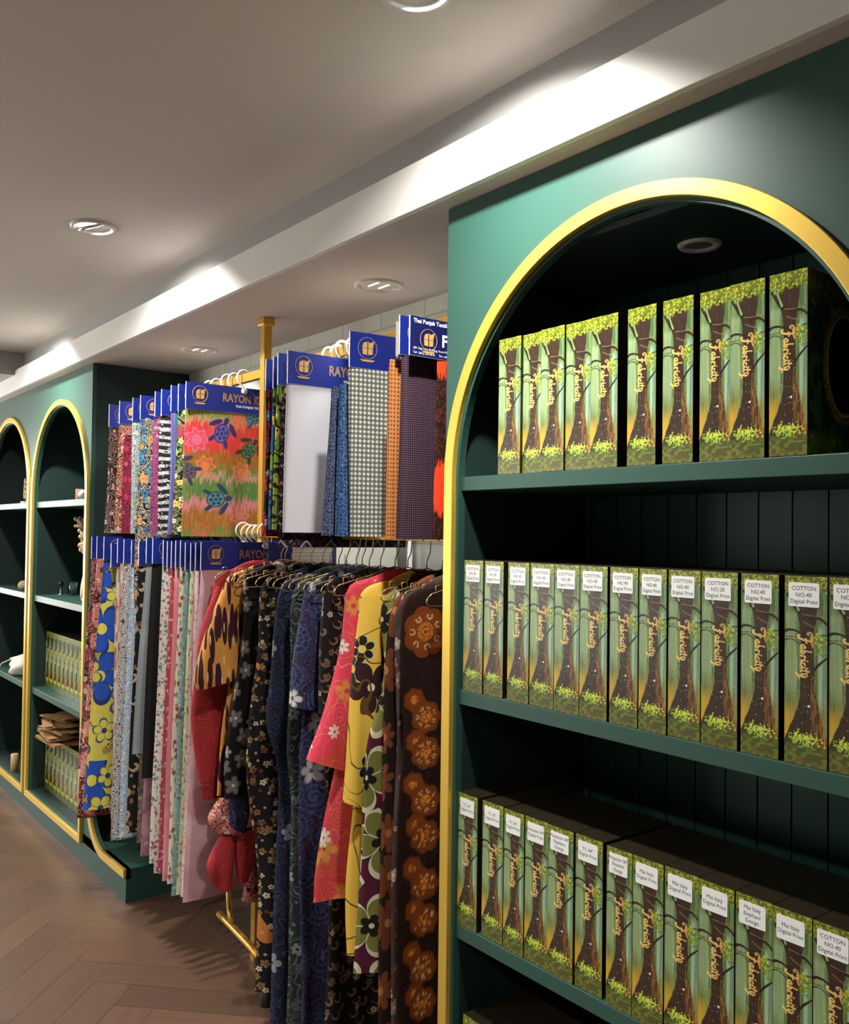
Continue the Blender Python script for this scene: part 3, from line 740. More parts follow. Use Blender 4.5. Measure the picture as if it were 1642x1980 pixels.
def header_mesh(style='rayon', hh=.102, ww=.49):
    mb = MB()    # local: x from 0, top at z=0, faces -y
    mb.box(0, ww, -.0012, .0012, -hh, 0, 1)
    mb.add([(.002, -.0014, -hh+.0005), (ww, -.0014, -hh+.0005), (ww, -.0014, 0), (.002, -.0014, 0)], [(0, 1, 2, 3)], 0)
    mb.add([(.0, .0014, -hh), (ww, .0014, -hh), (ww, .0014, 0), (.0, .0014, 0)], [(3, 2, 1, 0)], 0)
    cx, cz, R = .058, -hh*.42, hh*.30
    if style == 'fine': cx, cz, R = .062, -hh*.55, hh*.27
    ring = [(cx+R*math.cos(a), -.0018, cz+R*math.sin(a)) for a in [PI*2*i/36 for i in range(36)]]
    mb.tube(ring, .0007, 5, 3, closed=True)
    # emblem: two towers with sloping tops
    for sgn in (-1, 1):
        p = [(cx+sgn*.0015, cz-R*.62), (cx+sgn*R*.52, cz-R*.55), (cx+sgn*R*.56, cz+R*.15), (cx+sgn*R*(.70 if sgn > 0 else .42), cz+R*(.75 if sgn > 0 else .5)), (cx+sgn*R*.30, cz+R*.5), (cx+sgn*.0015, cz+R*.62)]
        if sgn > 0: p = p[::-1]
        mb.add([(a, -.0019, b) for a, b in p], [tuple(range(len(p)))], 3)
    mb.add([(cx-R*.55, -.0021, cz-.0004), (cx+R*.55, -.0021, cz-.0004), (cx+R*.55, -.0021, cz+.0008), (cx-R*.55, -.0021, cz+.0008)], [(0, 1, 2, 3)], 0)
    mb.add([(cx-R*.5, -.0019, cz-R*1.25), (cx+R*.5, -.0019, cz-R*1.25), (cx+R*.8, -.0019, cz-R*1.08), (cx-R*.8, -.0019, cz-R*1.08)], [(0, 1, 2, 3)], 3)
    if style == 'rayon':
        put_text(mb, 'RAYON KING', .044, (.15, -.0018, -.060), (1, 0, 0), (0, 0, 1), 2, 'LEFT', .0014, .80)
        put_text(mb, 'THAI PUNJAB TEXTILES', .0125, (.205, -.0018, -.080), (1, 0, 0), (0, 0, 1), 4, 'LEFT', .0003)
        mb.add([(.318, -.0018, -.023), (.336, -.0018, -.023), (.336, -.0018, -.021), (.318, -.0018, -.021)], [(0, 1, 2, 3)], 2)
    elif style == 'fine':
        put_text(mb, 'Thai Punjab Textiles Co.,Ltd', .015, (.012, -.0018, -.016), (1, 0, 0), (0, 0, 1), 4, 'LEFT', .0003)
        put_text(mb, 'FINE', .044, (.105, -.0018, -.068), (1, 0, 0), (0, 0, 1), 4, 'LEFT', .0012)
        put_text(mb, '201 City Plaza Building, Room No. 3', .0085, (.012, -.0018, -.084), (1, 0, 0), (0, 0, 1), 4, 'LEFT')
        put_text(mb, 'Tel : (662) 224-6676      Fax : (662)', .0085, (.012, -.0018, -.0955), (1, 0, 0), (0, 0, 1), 4, 'LEFT')
    return mb
H_RAYON = header_mesh().mesh('header_card', [CARD_B, CARD_E, BRONZE, GOLDINK, WHITE])
H_FINE = header_mesh('fine').mesh('header_card', [CARD_N, CARD_E, BRONZE, GOLDINK, WHITE])
hk = MB()   # milky plastic hook: ring over the rail, button on the card
hk.tube([(0.0, 0, .0), (-.006, 0, .012)]+[(-.002+.030*math.cos(a), 0, .052+.030*math.sin(a)) for a in [math.radians(-115-i*14) for i in range(20)]], .0045, 8)
hk.lathe([(.0001, -.004), (.012, -.004), (.013, 0), (.012, .004), (.0001, .004)], n=18, M=Matrix.Rotation(PI/2, 4, 'X'))
HOOK = hk.mesh('hook', PLASTIC)
def swatch(y, mat, label, zt=2.155, zb=1.578, x0=1.38, ww=.49, fx0=None, rot=0.0, flare=.006, th=.012, fold=.005, k=34, head='rayon', hook=True, group=None, dyb=0.0, xb=None, fw_=None, colf=None, nu=36, nv=30, cat='fabric sample', bare=False):
    t = empty('fabric_swatch', (1.62, y, 0), rot); tag(t, label, cat, group)
    X0 = x0-1.62
    if not bare:
        h = bpy.data.objects.new('header_card', H_FINE if head == 'fine' else H_RAYON); COL.objects.link(h); h.parent = t; h.location = (X0, 0, zt); h.scale = (ww/.49, 1, 1)
    f0 = (fx0-1.62 if fx0 else X0+.003); f1 = (f0+fw_ if fw_ else X0+ww-.004)
    mb = MB(); zc = zt-.095
    B = f0 if xb is None else xb-1.62
    st = [((f0, zc), (f1, zc), .004, .004), ((f0-.001, zc-.04), (f1, zc-.04), th*.8, .006), ((f0+(B-f0)*.5-flare*.6, (zc+zb)/2), (f1+flare*.6, (zc+zb)/2), th, dyb*.5+.006), ((B-flare, zb), (f1+(B-f0)*.6+flare, zb), th*1.1, dyb+.006)]
    sheet(mb, st, 0, nu, nv, fold, k, y*17, colf=colf, uvo=y*3.1)
    mb.build('cloth', mat, t)
    if hook and not bare:
        o = bpy.data.objects.new('hook', HOOK); COL.objects.link(o); o.parent = t; o.location = (0, -.006, zt-.014)
    return t

P_ = print_mat
F = {}
F['maroon'] = P_('print_maroon_tribal', '#4a1722', [('ln', 37, 60, .1, '#16100f'), ('fl', 26, .30, 5, '#c9b7a6', '#6e2638', '#16100f', .5), ('ln', 14, 90, .72, '#b59a86')])
F['coral'] = P_('print_coral_leaf', '#c4573f', [('ln', 40, 70, .2, '#2c1416'), ('fl', 22, .3, 6, '#e6cdb8', '#d4335c', '#3a1218', .6), ('ln', 30, 50, .75, '#e5c8a8')])
F['crimson'] = P_('print_crimson_palm', '#a81c48', [('ln', 34, 80, .3, '#3f0d1c'), ('fl', 24, .34, 7, '#e0668a', '#d42a5c', '#3f0d1c', .5)])
F['greenwh'] = P_('print_green_white', '#dfe4dc', [('ln', 44, 60, .1, '#2f7a52'), ('fl', 25, .32, 5, '#e8e8e8', '#7ab08b', '#1d3c30', .6), ('ln', 18, 90, .8, '#8d86c0')])
F['bluegold'] = P_('print_blue_gold_floral', '#16140f', [('ln', 44, 60, .35, '#d9c8b0'), ('fl', 22, .46, 5, '#2f73a8', '#4fa3c4', '#101b2c', .8, .9, '#153a5e'), ('fl', 17, .34, 5, '#e0b22e', '#e39a38', '#a05a18', .6)])
F['purple'] = P_('print_purple_paisley', '#5e2a52', [('ln', 30, 70, .3, '#b8407a'), ('fl', 34, .3, 6, '#a8a0a8', '#7c5c8c', '#2d1830', .6)])
F['bwstripe'] = P_('print_black_white_bands', '#1b181a', [('st', 'v', 34, .45, '#d8d2cf', .02), ('ln', 40, 60, .55, '#2a2326'), ('fl', 40, .25, 5, '#efe8e4', '#8a8088', '#1b181a', .5)])
F['turq'] = P_('plain_turquoise', '#2f87a6', [('st', 'u', 22, .35, '#6a3a8c', .01)])
F['olive'] = P_('print_olive_cream', '#6d7a3a', [('ln', 22, 50, .1, '#1a1712'), ('fl', 24, .34, 5, '#e6dfbc', '#d8b64e', '#2b2413', .7), ('blob', 8, .62, '#8d2740')])
F['multi'] = P_('print_maroon_pink_multi', '#3a1020', [('ln', 18, 60, .1, '#c22a4c'), ('fl', 18, .36, 5, '#e8b8c8', '#3c8ab8', '#f0e8e0', .6), ('blob', 12, .6, '#15131c')])
F['bluelime'] = P_('print_blue_lime', '#1c5f8f', [('blob', 10, .5, '#6f9a22'), ('fl', 14, .36, 5, '#e6d83a', '#3a9cc8', '#201c18', .6), ('ln', 14, 40, .7, '#1c1a16')])
F['lime'] = P_('print_lime_black_yellow', '#7fa028', [('fl', 18, .42, 5, '#e3cf36', '#d8b22c', '#2b2018', .6), ('ln', 16, 34, .45, '#241710')])
F['white'] = P_('plain_white_rayon', '#f2f0f6', [])
F['knit'] = P_('print_navy_weave', '#3a4a72', [('dot', 95, .36, '#15182c'), ('ln', 60, 50, .6, '#6e7a9c')])
F['blueknit'] = P_('print_blue_weave', '#27508a', [('dot', 90, .33, '#152a52'), ('ln', 60, 40, .7, '#5d86b8')])
F['checks'] = P_('print_grey_white_weave', '#6b7068', [('dia', 150, 150, .82, '#dcdccf')])
F['orangeE'] = P_('print_orange_weave', '#c87a2c', [('dot', 90, .30, '#7c4516')])
F['dots'] = P_('print_maroon_dots', '#2a1524', [('dot', 170, .25, '#84667c')])
F['geo'] = P_('print_black_white_geometric', '#14131a', [('dia', 22, 22, .55, '#a7a3a8'), ('dia', 22, 22, .38, '#14131a'), ('ln', 20, 60, .8, '#8a4a6c')])
F['navyfl'] = P_('print_navy_white_flower', '#1b2346', [('fl', 12, .36, 5, '#d9dbe8', '#c04a5c', '#1b2346', .5), ('ln', 30, 60, .9, '#6e7696')])
F['pastelA'] = P_('print_cream_red_ditsy', '#d9cec4', [('fl', 42, .36, 5, '#b5303f', '#6b8a6c', '#3b3a36', .7), ('fl', 70, .3, 5, '#c96a62', '#4f6a80', '#d9cec4', .6)])
F['pastelB'] = P_('print_pink_stripe_lace', '#d98b93', [('st', 'u', 60, .4, '#e6b8b8', .006), ('fl', 50, .3, 5, '#f0dcd8', '#c05a6c', '#f0dcd8', .5)])
F['pastelC'] = P_('print_crimson_ditsy', '#b83a4c', [('fl', 48, .34, 5, '#e8c8c0', '#d67880', '#7a1c2c', .8)])
F['pastelD'] = P_('print_pink_plain', '#dd7f8c', [('soft', 6, .5, '#e8a0a6')])
F['pastelE'] = P_('print_cream_floral', '#ddd2bd', [('fl', 34, .34, 6, '#c87844', '#a83c3c', '#5c3a28', .7), ('leaf', 60, .6, .18, '#6f8a70')])
F['pastelF'] = P_('print_teal_speckle', '#6f9c94', [('fl', 60, .3, 5, '#c4d4c4', '#d88a7a', '#4a6c66', .7), ('blob', 40, .62, '#486e68')])
F['pastelG'] = P_('print_lime_cream_floral', '#c8c69a', [('fl', 40, .34, 5, '#d2747c', '#e8e2c8', '#6a7a3c', .8), ('leaf', 60, .2, .16, '#5c7a4c')])
F['pastelH'] = P_('print_pink_white_ribbon', '#e3c6cc', [('st', 'u', 40, .3, '#cf6f86', .01), ('fl', 60, .28, 5, '#86587a', '#d08a98', '#e3c6cc', .6)])
F['pinkfront'] = P_('print_soft_pink_marble', '#c48a94', [('soft', 5, .42, '#d9b2b8'), ('soft', 9, .55, '#cfa59a')])
F['hibiscus'] = P_('print_yellow_blue_hibiscus', '#cdb92c', [('ln', 9, 130, .45, '#2b3a55', .9), ('blob', 6, .42, '#dcd03a'), ('fl', 4.6, .66, 5, '#1b55c4', '#2560cc', '#e8d832', .8, .6, '#163a80'), ('fl', 5.5, .40, 5, '#e6da36', '#dcc828', '#274a8c', .6, .9, '#3d5c8a')], uvoff=(.13, .4))
F['orangeleaf'] = P_('print_white_orange_leaf', '#ddd4cb', [('leaf', 34, .5, .25, '#c9805c'), ('leaf', 34, -.6, .2, '#b98a70'), ('fl', 24, .25, 5, '#c45a42', '#b87a5c', '#ddd4cb', .5)])
F['peachleaf'] = P_('print_peach_leaf', '#d8a58c', [('leaf', 30, .7, .25, '#e8d8cc'), ('leaf', 36, -.5, .2, '#a85c44')])
F['zebra'] = P_('print_white_black_fern', '#d8d4d0', [('ln', 27, 110, .25, '#4c4a50')])
F['lightblue'] = P_('print_light_blue_white', '#8fb0d2', [('ln', 30, 60, .3, '#d8e0ea'), ('fl', 36, .3, 5, '#e8ecf0', '#c9a88c', '#8fb0d2', .5)])
F['blackfl'] = P_('print_black_cream_scroll', '#15120f', [('sp', 16, 9, .5, '#b8a070', .45), ('fl', 22, .25, 5, '#c9a080', '#8a5a4c', '#15120f', .5)])
F['taupe'] = P_('print_taupe_floral', '#8a7468', [('fl', 40, .34, 5, '#c8a89c', '#5c4a40', '#8a7468', .7)])
F['mauve'] = P_('print_mauve', '#a0707c', [('soft', 8, .5, '#b88a90'), ('fl', 30, .3, 5, '#7a3c4c', '#c8a0a4', '#a0707c', .5)])
F['grey'] = P_('plain_grey_satin', '#8b9699', [('soft', 3, .5, '#a5adb0')], rough=.45)
F['black'] = P_('plain_black', '#131211', [])
F['scarf'] = P_('print_red_cream_scarf', '#a8323c', [('ln', 27, 70, .2, '#e0b8a8'), ('blob', 12, .55, '#4a1420'), ('ln', 20, 50, .8, '#e07a4c')])
F['darkpurple'] = P_('print_dark_purple_orange', '#38304a', [('blob', 10, .54, '#7a2c5c'), ('ln', 20, 60, .75, '#e8a070'), ('fl', 18, .3, 5, '#f0d0b0', '#a03c6c', '#38304a', .5)])
F['rainbow'] = P_('print_blue_pink_edge', '#2c3f9c', [('blob', 14, .5, '#a06cc0'), ('blob', 18, .6, '#e8b0d0')])

# turtle print, painted in the cloth's own metres
def turtle_cols(X, Z):
    A_ = Art((X-.0)*100, (Z-1.56)*100)       # cm: x -24..25, y 0..50
    x, y = A_.X, A_.Y
    jag = (vnoise(x*1.1, y*0, 1)-.5)*3+(np.abs(vnoise(x*2.6, y*0, 2)*2-1))*3.5-1.5
    yy = y+jag
    bands = [(-5, '#b5602f'), (1.5, '#4f8a3a'), (4.0, '#9c6526'), (12.0, '#cc7a86'), (15.5, '#4f7a3a'), (23, '#b98c7c'), (25.5, '#5a7a35'), (28, '#96601f'), (34, '#c9382c'), (45, '#b08a64'), (47.0, '#6f8c48')]
    A_.over(np.ones_like(x), bands[0][1])
    for b, c in bands[1:]: A_.over(smooth(-.5, .5, yy-b), c)
    A_.over(smooth(.5, 1, vnoise(x*3.2, y*.35, 7))*.35, '#d8a05c'); A_.over((np.exp(-((y-39)/4.0)**2))*smooth(0, -20, x)*.55, '#d63a66')
    # coral rings
    for cx, cy, r, c in ((-15.5, 28, 4.2, '#e0784c'), (-.5, 26.5, 4.0, '#e0784c'), (-19, 38, 4.8, '#d66a8a'), (-2, 47, 4.2, '#dd6a4c'), (14, 9, 4.4, '#e2685c'), (-1, 9.5, 4.2, '#dc8074'), (-16, 2, 4.4, '#c9664c'), (17, 38, 4.4, '#d8604c'), (12, 20, 3.6, '#c98a7c')):
        rr = np.hypot(x-cx, y-cy); th = np.arctan2(y-cy, x-cx)
        A_.over(smooth(.25, 0, np.abs(rr-r*(.78+.16*np.cos(7*th)))-.32)*.9, c); A_.over(smooth(.3, 0, rr-r*.42)*.8, c)
        A_.over(smooth(.2, 0, np.abs(np.sin(3.5*th))*rr-.35)*smooth(0, -.5, rr-r*.85)*.8, c)
    # turtles
    for cx, cy, sc, a, c, c2 in ((-9.0, 41.0, 1.0, 1.2, '#2f2c6c', '#6a62a8'), (2.5, 35.0, .9, .9, '#243c2c', '#557a4c'), (-11, 15.5, 1.0, .1, '#1f3c5c', '#5a8c84'), (-22.5, 26, .95, 2.6, '#3a3550', '#6a5c50'), (4.5, 48.5, .9, .4, '#2c5070', '#5a8c84'), (18, 12, 1, 1, '#243c2c', '#557a4c')):
        ca, sa = math.cos(a), math.sin(a)
        def W(u, v): return (cx+(u*ca-v*sa)*sc, cy+(u*sa+v*ca)*sc)
        for u, v, ru, rv, da in ((3.0, 3.8, 3.0, 1.0, 2.3), (3.0, -3.8, 3.0, 1.0, -2.3), (-3.2, 3.0, 1.9, .8, 2.6), (-3.2, -3.0, 1.9, .8, -2.6)):
            p = W(u, v); A_.disc(*p, ru*sc, c, .2, rv*sc, a+da)
        p = W(5.2, 0); A_.disc(*p, 1.5*sc, c, .2, 1.05*sc, a)
        A_.disc(cx, cy, 3.9*sc, c, .2, 3.1*sc, a); A_.disc(cx, cy, 3.3*sc, c2, .2, 2.55*sc, a)
        for u, v in ((0, 0), (1.9, 0), (-1.9, 0), (1, 1.5), (1, -1.5), (-1, 1.5), (-1, -1.5)):
            p = W(u, v); A_.disc(*p, .82*sc, c, .15, .68*sc, a)
    return A_.c
TURTLE = vcol('turtle_print', .7, .3)

# upper row, left of the pole
GU = 'fabric samples on the upper rail, left of the pole'
UL = [(4.109, 'maroon', 'maroon and black fabric sample under a blue header card, farthest on the upper rail', {}),
      (3.982, 'coral', 'coral and cream leaf fabric sample, second from the left on the upper rail', {}),
      (3.90, 'crimson', 'crimson fern fabric sample between the coral and the green-white ones', {'zt': 2.10, 'bare': True}),
      (3.817, 'greenwh', 'green and white fabric sample on the upper rail', {}),
      (3.726, 'bluegold', 'long black fabric sample with blue and yellow flowers, hanging lower than its neighbours', {'zb': 1.30, 'th': .010}),
      (3.574, 'purple', 'purple and magenta paisley fabric sample on the upper rail', {}),
      (3.505, 'bwstripe', 'black fabric sample with white bands on the upper rail', {}),
      (3.405, 'turq', 'turquoise fabric sample with a purple edge on the upper rail', {'th': .010}),
      (3.341, 'olive', 'olive and cream floral fabric sample just behind the turtle print', {})]
for y, m, lb, kw in UL:
    kw = dict(kw); kw.setdefault('zt', 2.155+random.uniform(-.003, .006))
    swatch(y, F[m], lb, rot=random.uniform(-.03, .05), fold=.012, th=kw.pop('th', .017), k=40, **kw)
t = swatch(3.259, TURTLE, 'red and green fabric sample printed with turtles, nearest left of the gold pole', zt=2.157, zb=1.572, fold=.002, k=12, colf=turtle_cols, nu=420, nv=300, th=.006)
# upper row, right of the pole
UR = [(2.625, 'multi', 'maroon and pink fabric sample edge just right of the gold pole', dict(zt=2.15, th=.018, fold=.012)),
      (2.575, 'bluelime', 'blue and green fabric sample edge right of the gold pole', dict(zt=2.15, th=.012, zb=1.60)),
      (2.545, 'lime', 'lime green and yellow floral fabric sample behind the plain white one', dict(zt=2.158, th=.012, zb=1.60)),
      (2.51, 'geo', 'black fabric sample with grey diamonds showing below the plain white one', dict(zt=2.12, bare=True, zb=1.545, fold=.002, th=.004)),
      (2.483, 'white', 'plain white fabric sample under a blue header card', dict(zt=2.156, zb=1.592, fold=.0015, k=9, th=.006)),
      (2.228, 'knit', 'navy woven fabric sample edge, left of the grey check', dict(zt=2.11, bare=True, th=.014, fold=.006, xb=1.37, zb=1.585)),
      (2.178, 'blueknit', 'blue woven fabric sample edge next to the grey check', dict(zt=2.11, bare=True, th=.012, xb=1.385, zb=1.583)),
      (2.119, 'checks', 'grey and white checked fabric sample under a tilted blue header card', dict(zt=2.16, zb=1.583, rot=-.10, fold=.003, k=14, x0=1.385, xb=1.405)),
      (1.935, 'orangeE', 'narrow orange woven fabric sample right of the grey check', dict(zt=2.146, th=.010, bare=True, xb=1.378)),
      (1.897, 'dots', 'dark maroon fabric sample with tiny lilac dots', dict(zt=2.159, fold=.004, k=16, fx0=1.392))]
for y, m, lb, kw in UR: swatch(y, F[m], lb, **kw)
def ikat_cols(X, Z):
    A_ = Art(X*100, (Z-1.56)*100); x, y = A_.X, A_.Y
    j = (vnoise(x*2.1, y*0, 3)-.5)*9+(vnoise(x*5, y*0, 4)-.5)*5
    A_.over(np.ones_like(x), '#1d0f0c'); A_.over((vnoise(x*5, y*5, 2) > .6)*.7, '#5e2412')
    for c, h in ((15, 5.5), (54, 8), (-8, 4)): A_.over(smooth(.4, -.4, np.abs(y-c)+j*.55-h), '#e0401a')
    return A_.c
swatch(1.853, vcol('orange_black_ikat', .8, .2), 'black and bright orange flame-pattern fabric sample beside the green cabinet', zt=2.151, head='fine', fx0=1.475, colf=ikat_cols, nu=160, nv=160, fold=.004, k=14, th=.008)
swatch(1.80, F['navyfl'], 'navy fabric end with white flowers hanging below the orange flame pattern', zt=2.08, zb=1.47, bare=True, fx0=1.475, fold=.006)
tag(MB().box(1.384, 1.40, 1.914, 1.917, 2.055, 2.146).build('blank_card', paint('grey_card', '#a39c90', .6)), 'narrow grey card seen edge-on on the upper rail', 'card')

# lower row, long lengths left of the pole
LL = [(4.253, 'darkpurple', 'dark purple and orange fabric length, farthest on the lower rail', dict(zt=1.560, zb=.50, x0=1.36, rot=.0, xb=1.33)),
      (4.175, 'scarf', 'red and cream knotted scarf fabric at the far end of the lower rail', dict(zt=1.563, zb=.30, x0=1.36, rot=-.02, xb=1.31, th=.018, fold=.010, k=60)),
      (3.95, 'hibiscus', 'yellow fabric length with large blue hibiscus flowers', dict(zt=1.563, zb=.40, x0=1.315, rot=.0, xb=1.255, th=.012, fold=.008, k=16)),
      (3.895, 'orangeleaf', 'white fabric length with orange leaves beside the yellow hibiscus one', dict(zt=1.535, zb=.36, x0=1.328, fx0=1.355, xb=1.36)),
      (3.845, 'peachleaf', 'peach leaf-pattern fabric length on the lower rail', dict(zt=1.556, zb=.30, x0=1.337, fx0=1.352, xb=1.355)),
      (3.795, 'zebra', 'white fabric length with grey fern stripes on the lower rail', dict(zt=1.555, zb=.30, x0=1.348)),
      (3.757, 'lightblue', 'light blue and white fabric length on the lower rail', dict(th=.009, fold=.004, zt=1.55, zb=.32)),
      (3.670, 'blackfl', 'black fabric length with cream scrolls left of the plain black one', dict(zt=1.548, zb=.36)),
      (3.628, 'taupe', 'taupe floral fabric length hanging below and behind the grey satin one', dict(zt=1.55, zb=.33, x0=1.39)),
      (3.587, 'grey', 'plain grey satin fabric length left of the plain black one', dict(zt=1.562, zb=.70, xb=1.33, th=.022)),
      (3.553, 'mauve', 'mauve fabric length hanging below and behind the plain black one', dict(zt=1.55, zb=.30, x0=1.38)),
      (3.522, 'black', 'plain black fabric length under a blue header card', dict(zt=1.563, zb=.615, th=.010, fold=.003, k=12)),
      (3.415, 'pastelA', 'cream ditsy floral fabric length just right of the plain black one', dict(zt=1.556, zb=.315)),
      (3.372, 'pastelA', 'second cream ditsy floral fabric length right of the plain black one', dict(zt=1.552, zb=.29)),
      (3.333, 'pastelC', 'crimson ditsy floral fabric length among the pastels', dict(zt=1.553, zb=.30)),
      (3.292, 'pastelD', 'plain pink fabric length among the pastels', dict(zt=1.556, zb=.285)),
      (3.245, 'pastelE', 'cream fabric length with orange flowers among the pastels', dict(zt=1.558, zb=.29)),
      (3.200, 'pastelF', 'teal speckled fabric length among the pastels', dict(zt=1.55, zb=.26, th=.018)),
      (3.154, 'pastelG', 'lime and cream floral fabric length among the pastels', dict(zt=1.548, zb=.28)),
      (3.108, 'pastelH', 'pink and white ribbon-stripe fabric length behind the soft pink one', dict(zt=1.55, zb=.285))]
for y, m, lb, kw in LL:
    kw = dict(kw); kw.setdefault('x0', 1.365); i_ = [q[0] for q in LL].index(y); gap = y-(LL[i_+1][0] if i_+1 < len(LL) else 3.063)
    kw['th'] = min(kw.get('th', .016), gap*.24); kw['fold'] = min(kw.get('fold', .010), gap*.12); kw.setdefault('k', 44); kw.setdefault('rot', random.uniform(-.01, .012)); kw.setdefault('xb', kw['x0']-.02)
    swatch(y, F[m], lb, nu=32, nv=50, **kw)
swatch(3.063, F['pinkfront'], 'soft pink marbled fabric length, nearest left of the gold pole', zt=1.554, zb=.285, x0=1.365, xb=1.33, fold=.006, k=14, th=.008, nv=50)

# ---------------------------------------------------------------- clothes on hangers
CX = 1.60
def hanger_mesh(hw=.205, drop=.062):
    mb = MB(); r = .0019   # local: neck at origin, hangs in the x-z plane
    hook = [(0, 0, 0), (0, 0, .02), (.012, 0, .045), (.014, 0, .075)]+[(-.001+.015*math.cos(a), 0, .088+.015*math.sin(a)) for a in [math.radians(i*20) for i in range(0, 12)]]
    mb.tube(hook, r, 6)
    sh = [(-hw, 0, -drop), (-hw+.012, 0, -drop+.010), (-hw*.5, 0, -drop*.48), (0, 0, 0), (hw*.5, 0, -drop*.48), (hw-.012, 0, -drop+.010), (hw, 0, -drop)]
    mb.tube(sh, r, 6)
    mb.tube([(-hw, 0, -drop), (-hw-.004, 0, -drop-.010), (-hw+.004, 0, -drop-.020), (0, 0, -drop-.021), (hw-.004, 0, -drop-.020), (hw+.004, 0, -drop-.010), (hw, 0, -drop)], r, 6)
    for s_ in (-1, 1):
        mb.tube([(s_*hw*.86, 0, -drop+.010), (s_*hw*.88, 0, -drop+.030), (s_*hw*.80, 0, -drop+.034), (s_*hw*.78, 0, -drop+.020)], r*.8, 5)
    return mb.mesh('clothes_hanger', WIRE)
HANG = hanger_mesh()
def hanger(y, z, label, rot=0.0, dx=0.0):
    o = bpy.data.objects.new('clothes_hanger', HANG); COL.objects.link(o); o.location = (CX+dx, y, z); o.rotation_euler = (0, 0, rot)
    return tag(o, label, 'hanger', 'brass wire clothes hangers on the lower rail')
HZ = 1.487
def garment(y, mat, label, body, sleeve=None, name='blouse', cat='garment', th=.017, fold=.010, k=30, nv=70, nu=64, colf=None, rsl=True, right=None, hang=None, rot=0.0, collar=None):
    """body: (x left, z) stations below the shoulders, half width taken about the hanger's middle"""
    t = empty(name, (CX, y, 0), rot); tag(t, label, cat)
    top = [((-.06, HZ+.002), (.06, HZ+.002), .006), ((-.12, HZ-.018), (.12, HZ-.018), .011)]
    st = list(top)
    for i, (x, z) in enumerate(body):
        xr = (right[i]-CX) if right else (CX-x)*.97
        st.append(((x-CX, z), (xr, z+.0), th*(1+.06*min(i, 3))))
    mb = MB(); sheet(mb, st, 0, nu, nv, fold, k, y*13, colf=colf, uvo=y*2.7); mb.build('body', mat, t)
    if sleeve:
        for sg in ((-1, 1) if rsl else (-1,)):
            ss = []
            for (xo, zo), (xi, zi), h in sleeve:
                a, b = (xo-CX, zo), (xi-CX, zi)
                if sg > 0: a, b = (-b[0], b[1]), (-a[0], a[1])
                ss.append((a, b, h, -.012))
            mb = MB(); sheet(mb, ss, 0, 36, 36, .006, 36, y*5+sg, uvo=y*2.7+.2*sg+.3, colf=None); mb.build('sleeve', mat if not colf else mat2, t)
    if hang is not False: hanger(y, HZ+.008, 'brass wire hanger holding the '+' '.join(label.split(',')[0].split()[:10]), rot)
    return t
G = {}
G['red'] = P_('print_red_blouse', '#b01c24', [('soft', 5, .5, '#8a1420'), ('ln', 14, 40, .985, '#c9584c')])
G['tiger'] = P_('print_amber_maroon_leaf', '#e89a26', [('leaf', 40, 2.45, .36, '#43182a', .15), ('leaf', 34, .7, .24, '#43182a', .16), ('blob', 7, .66, '#43182a'), ('leaf', 50, 2.45, .10, '#f0d8a0', .12)])
G['greyfl'] = P_('print_black_grey_flower', '#100e10', [('fl', 13, .40, 5, '#a39a92', '#77706c', '#d8cfc4', .9, .8, '#5c5653')])
G['small'] = P_('print_black_cream_small_flower', '#151013', [('fl', 30, .38, 5, '#cdbf9a', '#8a6a3c', '#3a2218', .75), ('blob', 5, .68, '#c4701c'), ('fl', 46, .3, 6, '#b8a888', '#6a3a2c', '#151013', .5)])
G['navy'] = P_('print_navy_purple_tribal', '#14162c', [('ln', 16, 70, .2, '#221f38'), ('sp', 11, 34, .3, '#1c3050', .42), ('ln', 20, 60, .90, '#39456a'), ('fl', 7, .20, 5, '#c9c6cc', '#8a8a94', '#3a3f5c', .45)])
G['teal'] = P_('print_slate_fern', '#27322f', [('ln', 16, 60, .82, '#6a7a74'), ('fl', 10, .26, 6, '#8a938c', '#505c58', '#27322f', .5)])
G['tribal'] = P_('print_blue_purple_tribal_plumeria', '#232046', [('ln', 13, 80, .1, '#3d2f52'), ('sp', 9, 40, .35, '#2a4c7c', .45), ('ln', 14, 80, .93, '#62658c'), ('fl', 6.5, .26, 5, '#dadada', '#bfc2c6', '#5a5a7a', .6, .9, '#8a8c98')])
G['creamdot'] = P_('print_black_cream_scroll_small', '#120d0c', [('sp', 22, 10, .6, '#7a6248', .4), ('fl', 26, .30, 5, '#b8a78c', '#6e5440', '#120d0c', .55)])
G['pink'] = P_('print_pink_orange_flower', '#ea2850', [('soft', 4, .5, '#d9472f'), ('soft', 5, .56, '#d92a6a'), ('sp', 9, 60, .93, '#e0784a', .38), ('ln', 9, 50, .985, '#e88a5c'), ('fl', 8, .34, 6, '#e08426', '#e2902f', '#c03a2a', .55, .9, '#d8642c'), ('fl', 5, .12, 7, '#e9d8c8', '#e9d8c8', '#cf2247', .35)])
G['yellow'] = P_('print_yellow_black_flower', '#f4c410', [('soft', 5, .58, '#dc9a14'), ('fl', 5.5, .34, 6, '#241612', '#1d2a20', '#e0c84a', .42, .9, '#e0cc7a'), ('fl', 4, .26, 5, '#3a1620', '#3a1620', '#e8d8b0', .4), ('ln', 4, 50, .975, '#6a4a10')])
G['olivefl'] = P_('print_maroon_olive_bloom', '#571030', [('fl', 5.5, .62, 5, '#7c7a2c', '#8a8838', '#1c1a12', .85, .7, '#d8d4b0'), ('fl', 5.5, .22, 5, '#151510', '#201a14', '#d8d4b0', .85, .7)])
G['brown1'] = P_('print_brown_orange_bloom', '#22110c', [('fl', 7.5, .48, 8, '#8e4714', '#7c3c12', '#c9782c', .8, .5), ('dot', 200, .2, '#3a2418')])
